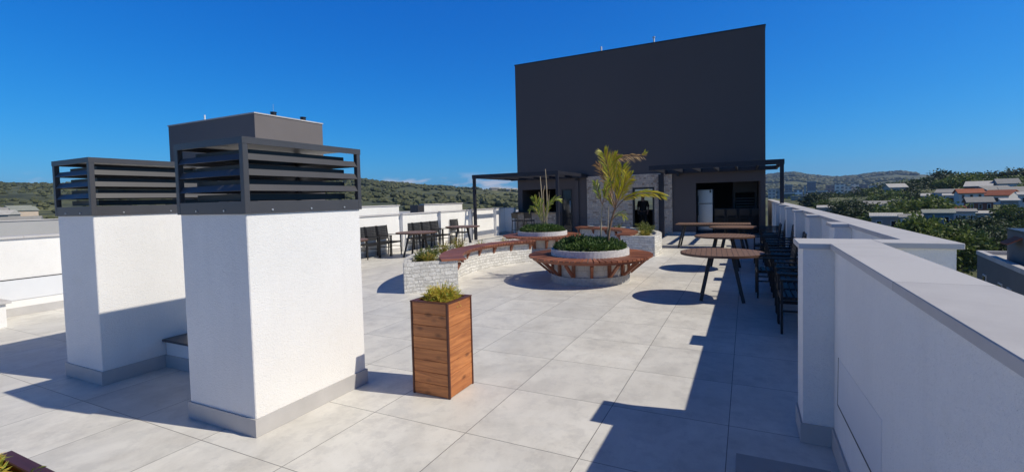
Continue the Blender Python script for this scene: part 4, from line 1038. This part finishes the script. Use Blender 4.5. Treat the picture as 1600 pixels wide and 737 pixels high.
# ------------------------------------------------------------------ houses on the slope
ROR = m_roof('orange_clay_tiles',(.42,.13,.065)); RGY = m_roof('grey_fibre_cement',(.34,.33,.31)); RGN = m_roof('weathered_green_grey_sheet',(.30,.32,.28)); RPL = m_roof('pale_sheet',(.55,.53,.50))
HW = m_plain('house_white',(.62,.60,.57),.85,.15,.6); HB = m_plain('house_brick',(.28,.12,.075),.9,.25,2.); HG = m_plain('house_grey',(.28,.28,.28),.85,.2,.6); HP = m_plain('house_cream',(.55,.45,.36),.85,.15,.6); HD = m_plain('house_dark',(.075,.075,.08),.8,.2,.6)
def house(px0, px1, pytop, pybase, r, roofm, wallm, label, roof='gable', rz=0., dep=1.0, wins=3, eave=None):
    az0, _ = azel(px0,pytop); az1, _ = azel(px1,pytop); pm = (px0+px1)/2; az, el = azel(pm,pytop); _, elb = azel(pm,pybase)
    w_ = r*(az1-az0); x, y = r*sin(az), r*cos(az); z1 = H+r*tan(el); z0 = min(H+r*tan(elb), z1-2.2); d_ = w_*dep
    t = thing('house', label, 'house', (x,y,z0), -az+rz, 'houses on the slope'); hh = z1-z0; rh = hh*.36 if roof=='gable' else max(.3,min(.3*d_,hh*.42)); e = hh-rh; a = w_/2
    MB().box(-a,a,0,d_,-4,e).build('wall', wallm, t)
    o = .25
    if roof == 'gable':
        m = MB(); prf = [(-o,e-.05),(d_/2,hh),(d_+o,e-.05),(d_+o,e+.1),(d_/2,hh+.16),(-o,e+.1)]
        A = [(-a-o,p,q_) for p,q_ in prf]; B = [(a+o,p,q_) for p,q_ in prf]
        m.add(A+B, [(0,1,2,3,4,5),(11,10,9,8,7,6)]+[(i,6+i,6+(i+1)%6,(i+1)%6) for i in range(6)])
        m.build('roof', roofm, t)
        for s in (-1,1): MB().add([(s*(a-.01),0.02,e),(s*(a-.01),d_-.02,e),(s*(a-.01),d_/2,hh-.06)],[(0,1,2)]).build('gable', wallm, t)
    else:
        m = MB(); m.add([(-a-o,-o,e-.0),(a+o,-o,e-.0),(a+o,d_+o,hh),(-a-o,d_+o,hh),(-a-o,-o,e+.16),(a+o,-o,e+.16),(a+o,d_+o,hh+.16),(-a-o,d_+o,hh+.16)],[(3,2,1,0),(4,5,6,7),(0,1,5,4),(1,2,6,5),(2,3,7,6),(3,0,4,7)]); m.build('roof', roofm, t)
    for k in range(wins):
        cx = -a+w_*(k+.5)/wins; ww = min(.55,w_/wins*.22); zc = e*.55
        f = MB().box(cx-ww,cx+ww,-.06,-.003,zc-.45,zc+.45).build('window', HW, t); MB().box(cx-ww+.08,cx+ww-.08,-.075,-.0605,zc-.38,zc+.38).build('pane', GLASS, f)
    return t
house(1497,1539,296,313,132,ROR,HW,'white house with an orange tiled roof below the ridge',rz=.35,dep=.6)
house(1511,1553,309,330,112,RGY,HB,'brick house with a grey corrugated roof below the orange roofed house',rz=.3,dep=.55)
house(1494,1508,323,331,108,ROR,HP,'small house with an orange roof left of the brick house','gable',.2,.8,1)
house(1444,1490,329,345,88,RGN,HG,'long grey shed with a low green grey roof','mono',.1,.5,2)
house(1489,1524,328,345,92,RGY,HW,'white walled shed with open bays right of the long grey shed','mono',.1,.5,3)
house(1524,1552,331,345,100,RPL,HW,'small white house with a pale roof below the brick house','mono',.2,.6,2)
house(1440,1472,303,310,150,RPL,HG,'grey house with a wide pale roof behind the light green tree','mono',0,.5,2)
house(1474,1498,303,311,145,RPL,HW,'house with a curved pale roof left of the orange roofed house','mono',0,.6,1)
house(1566,1592,311,329,110,RPL,HG,'grey house with a white roof edge at the right of the slope','mono',.2,.6,2)
house(1592,1625,301,318,120,RPL,HW,'white house cut by the right edge of the photo','mono',.1,.6,2)
house(1540,1564,304,312,150,ROR,HP,'cream house with an orange wall behind the brick house','gable',.3,.7,1)
house(1352,1392,315,325,140,RGY,HW,'white house with grey roofs among the valley trees','mono',.1,.6,3)
house(1395,1428,312,322,150,RGY,HG,'grey house right of the white valley house','gable',.1,.6,2)
house(1362,1408,335,347,72,RPL,HG,'low shed with a pale roof just above the coping','mono',.05,.4,2)
house(1278,1300,322,332,110,RPL,HP,'little pale roofed house peeping over the coping','mono',0,.6,1)
house(1408,1440,337,350,70,RGY,HW,'white house partly hidden by the bright tree','mono',.1,.5,2)

random.seed(33)
def house_g(px, r, wpx, roofm, wallm, label, roof):
    az, _ = azel(px,320); g0 = ground(r*sin(az), r*cos(az)); hgt = random.uniform(2.8,3.6)
    d = None
    lo, hi = 250., 460.
    def el_of(py): return azel(px,py)[1]
    def inv(zv):
        a_, b_ = lo, hi
        for _ in range(40):
            m_ = (a_+b_)/2
            if H+r*tan(el_of(m_)) > zv: a_ = m_
            else: b_ = m_
        return a_
    house(px-wpx/2, px+wpx/2, inv(g0+hgt), inv(g0), r, roofm, wallm, label, roof, random.uniform(-.6,.6), random.uniform(.6,1.), random.choice((1,2,2,3)))
for px, r in ((1404,190),(1528,176),(1577,178),(1566,158),(1592,150),(1480,150),(1556,140)):
    k_ = random.choice((0,1,1,2,2)); house_g(px, r, random.uniform(7,9.5)*800/r, (ROR,RGY,RPL)[k_], random.choice((HW,HP,HB,HG,HW)), '%s house among the trees of the slope' % ('small orange roofed','small grey roofed','small pale roofed')[k_], random.choice(('gable','gable','mono')))
# dark flats on the right
fb = thing('apartment_block','dark grey flats with small white windows at the lower right, below the parapet','building',at_r(1527,400,52)*0+Vector((17.0,46,0)))
c0 = at_r(1527,391,50); c1 = at_r(1640,436,36)
dv = (c1-c0); dv.z = 0; Ld = dv.length; ax = dv.normalized(); nv = Vector((-ax.y, ax.x, 0)); nv = nv if nv.x > 0 else -nv
zt = c0.z; fb.location = (c0.x,c0.y,0); fb.rotation_euler = (0,0,atan2(ax.y,ax.x)); sg = 1 if (Vector((-ax.y,ax.x,0))).dot(nv) > 0 else -1
WD = m_plain('dark_grey_flats_render',(.16,.155,.15),.85,.2,.4)
yb = sg*9; MB().box(0,Ld+6,min(0,yb),max(0,yb),-14,zt-.3).build('wall', WD, fb)
m = MB(); m.box(-.05,Ld+6,min(-.05*sg,.3*sg),max(-.05*sg,.3*sg),zt-.299,zt); m.box(-.05,.3,min(.301*sg,yb),max(.301*sg,yb),zt-.299,zt); m.build('parapet_cap', COPING, fb)
MB().box(.31,Ld+6,min(.31*sg,yb),max(.31*sg,yb),zt-.299,zt-.25).build('roof_deck', RPL, fb)
for k in range(8):
    for j in range(2):
        cx = 2.3+k*1.9; zc = zt-2.0-2.7*j
        if (k+j)%3 == 1: continue
        f = MB().box(cx-.42,cx+.42,-.06*sg if sg>0 else .003,-.003*sg if sg>0 else .06,zc-.5,zc+.5).build('window', HW, fb)
        MB().box(cx-.33,cx+.33,-.075 if sg>0 else .0605,-.0605 if sg>0 else .075,zc-.40,zc+.40).build('pane', GLASS, f)
tw0 = at_r(1574,359,47); tw = thing('stair_tower','plain grey stair tower with a little red roofed porch on the dark flats','tower',(tw0.x,tw0.y,0),fb.rotation_euler.z)
MB().box(0,4.5,0,3.5,zt-.25,tw0.z).build('wall', WD, tw); MB().box(-.05,4.55,-.05,3.55,tw0.z+.001,tw0.z+.12).build('coping', BLACKM, tw)
MB().add([(1.6,-.7,zt+1.0),(3.2,-.7,zt+1.0),(3.2,-.003,zt+1.4),(1.6,-.003,zt+1.4),(1.6,-.7,zt+1.08),(3.2,-.7,zt+1.08),(3.2,-.003,zt+1.48),(1.6,-.003,zt+1.48)],[(3,2,1,0),(4,5,6,7),(0,1,5,4),(1,2,6,5),(2,3,7,6),(3,0,4,7)]).build('porch_roof', ROR, tw)
# road and parked car
rd0, rd1 = at_r(1505,384,78), at_r(1620,379,80)
m = MB(); n_ = 16
for k in range(n_+1):
    p = rd0.lerp(rd1,(k/n_)*1.6-.3); dirv = Vector((0,1,0))
    z_ = ground(p.x,p.y)+.35; m.v += [(p.x,p.y-3.2,z_),(p.x,p.y+3.2,z_)]
for k in range(n_): m.f.append((2*k,2*k+2,2*k+3,2*k+1)); m.uv.append(None); m.smooth.append(True)
tag(m.build('road', m_plain('asphalt',(.17,.165,.16),.9,.2,.5)), kind='structure')
cp = at_r(1561,382,79); cz = ground(cp.x,cp.y)+.36
car = thing('parked_car','white car parked on the road above the dark flats','car',(cp.x,cp.y,cz),.15)
CW = m_plain('white_car_paint',(.75,.75,.75),.25,.03)
prf = [(-2.1,.35),(-2.1,.75),(-1.75,.92),(-1.2,.95),(-.7,1.42),(.6,1.45),(1.2,.98),(1.95,.85),(2.1,.6),(2.1,.35)]
m = MB(); nn = len(prf); m.add([(x,-.82,z_) for x,z_ in prf]+[(x,.82,z_) for x,z_ in prf],[tuple(range(nn)),tuple(reversed(range(nn,2*nn)))]+[(i,nn+i,nn+(i+1)%nn,(i+1)%nn) for i in range(nn)]); m.build('body',CW,car)
for s in (-1,1):
    MB().add([(-1.05,s*.823,1.0),(1.0,s*.823,1.0),(.52,s*.823,1.36),(-.66,s*.823,1.34)],[(0,1,2,3)]).build('side_window',GLASS,car)
    for x in (-1.3,1.3): MB().tube([(x,s*.70,.32),(x,s*.84,.32)],.32,14).build('wheel',BLACK,car)

# ------------------------------------------------------------------ the town
def block(px0, px1, pytop, pybase, r, wallc, label, winc=(.10,.10,.105), dep=.7, rz=0., group='town buildings', fw=3.4, fh=3.0):
    pm = (px0+px1)/2; a0,_ = azel(px0,pytop); a1,_ = azel(px1,pytop); az, el = azel(pm,pytop); _, eb = azel(pm,pybase)
    w_ = r*(a1-a0); z1 = H+r*tan(el); z0 = min(H+r*tan(eb), z1-3)-6
    t = thing('apartment_block', label, 'building', (r*sin(az),r*cos(az),z0), -az+rz, group)
    MB().box(-w_/2,w_/2,0,w_*dep,0,z1-z0).build('wall', m_facade('town_facade',wallc,winc,fw,fh), t)
    MB().box(-w_/2-.2,w_/2+.2,-.2,w_*dep+.2,z1-z0+.001,z1-z0+.7).build('roof', HG if wallc[0] > .3 else HW, t)
for a in [(1213,1224,296,311,360,(.40,.39,.38),'narrow grey block beside the pergola post'),
          (1226,1238,289,302,620,(.20,.22,.25),'dark bluish tower left of the white hall'),
          (1240,1254,297,308,420,(.85,.85,.85),'plain bright white hall in the town'),
          (1256,1259.5,291,309,400,(.50,.46,.42),'thin beige slab tower left of the warehouse'),
          (1261,1275,284,300,700,(.16,.18,.21),'dark bluish high block behind the warehouse'),
          (1262,1293,300,310,330,(.14,.14,.16),'long dark warehouse with a pale top edge'),
          (1290,1306,290,305,560,(.48,.30,.25),'reddish brown block at the left of the cream apartment blocks'),
          (1304,1321,287.5,306,520,(.92,.82,.70),'cream apartment block with balconies, left of the two'),
          (1329,1342,287.5,306,520,(.92,.82,.70),'cream apartment block with balconies, right of the two'),
          (1321,1330,291,307,515,(.85,.75,.64),'lower cream link between the two cream apartment blocks'),
          (1342,1356,289,304,560,(.50,.31,.26),'reddish brown block right of the cream apartment blocks'),
          (1224,1242,303,312,250,(.12,.16,.13),'low dark green shed near the parapet end'),
          (1236,1262,309,316,190,(.35,.34,.33),'low grey roofed hall just above the parapet end'),
          (1358,1372,291,300,640,(.55,.53,.5),'pale low block at the right end of the town'),
          (1276,1290,296,303,760,(.5,.48,.45),'small pale block behind the reddish brown block'),
          (1200,1212,296,306,520,(.55,.53,.5),'pale block seen between the building and the pergola post')]:
    block(*a)
# scattered small houses far away on both sides, real boxes with roofs
random.seed(9); HS = [(.6,.58,.55),(.5,.42,.35),(.55,.3,.2)]
hm_ = [HW,HP,HG]
def far_house(px, py, r, label, group):
    az, el = azel(px,py); x, y = r*sin(az), r*cos(az); z0 = ground(x,y); w_ = random.uniform(5,9)
    t = thing('house',label,'house',(x,y,z0),random.uniform(-.5,.5)-az,group)
    MB().box(-w_/2,w_/2,-3,3,-2,3.2).build('wall', random.choice(hm_), t)
    MB().add([(-w_/2-.3,-3.4,3.1),(w_/2+.3,-3.4,3.1),(w_/2+.3,3.4,3.1),(-w_/2-.3,3.4,3.1),(-w_/2-.3,0,4.6),(w_/2+.3,0,4.6)],[(0,1,5,4),(2,3,4,5),(0,4,3),(1,2,5),(3,2,1,0)]).build('roof', random.choice((RGY,RGY,RPL,RPL,RGN)), t)
for k in range(26): far_house(random.uniform(1200,1370), random.uniform(288,296), random.uniform(650,1100), 'tiny pale house on the lower slope of the distant hills', 'tiny houses below the distant hills')
for k in range(22): far_house(random.uniform(770,806), 312, random.uniform(640,820), 'tiny white house on the hillside left of the dark building', 'tiny houses on the hillside left of the dark building')
for k in range(6): far_house(random.uniform(-20,86), 338, random.uniform(185,250), 'small pale house at the foot of the left hill', 'small houses at the foot of the left hill')

# ------------------------------------------------------------------ haze
HAZE = True
if HAZE:
    hz = MB().box(-3600,3600,-3600,3600,-190,160).build('haze', bpy.data.materials.new('haze_air')); tag(hz, 'thin blue haze filling the air over the valley', 'haze', None, 'stuff')
    hmats = hz.data.materials[0]; hmats.use_nodes = True; ht = hmats.node_tree; ht.nodes.remove(ht.nodes['Principled BSDF'])
    pv = ht.nodes.new('ShaderNodeVolumePrincipled'); pv.inputs['Color'].default_value = (.44,.65,1,1); pv.inputs['Density'].default_value = .00016; pv.inputs['Anisotropy'].default_value = .3
    ht.links.new(pv.outputs[0], ht.nodes['Material Output'].inputs['Volume'])
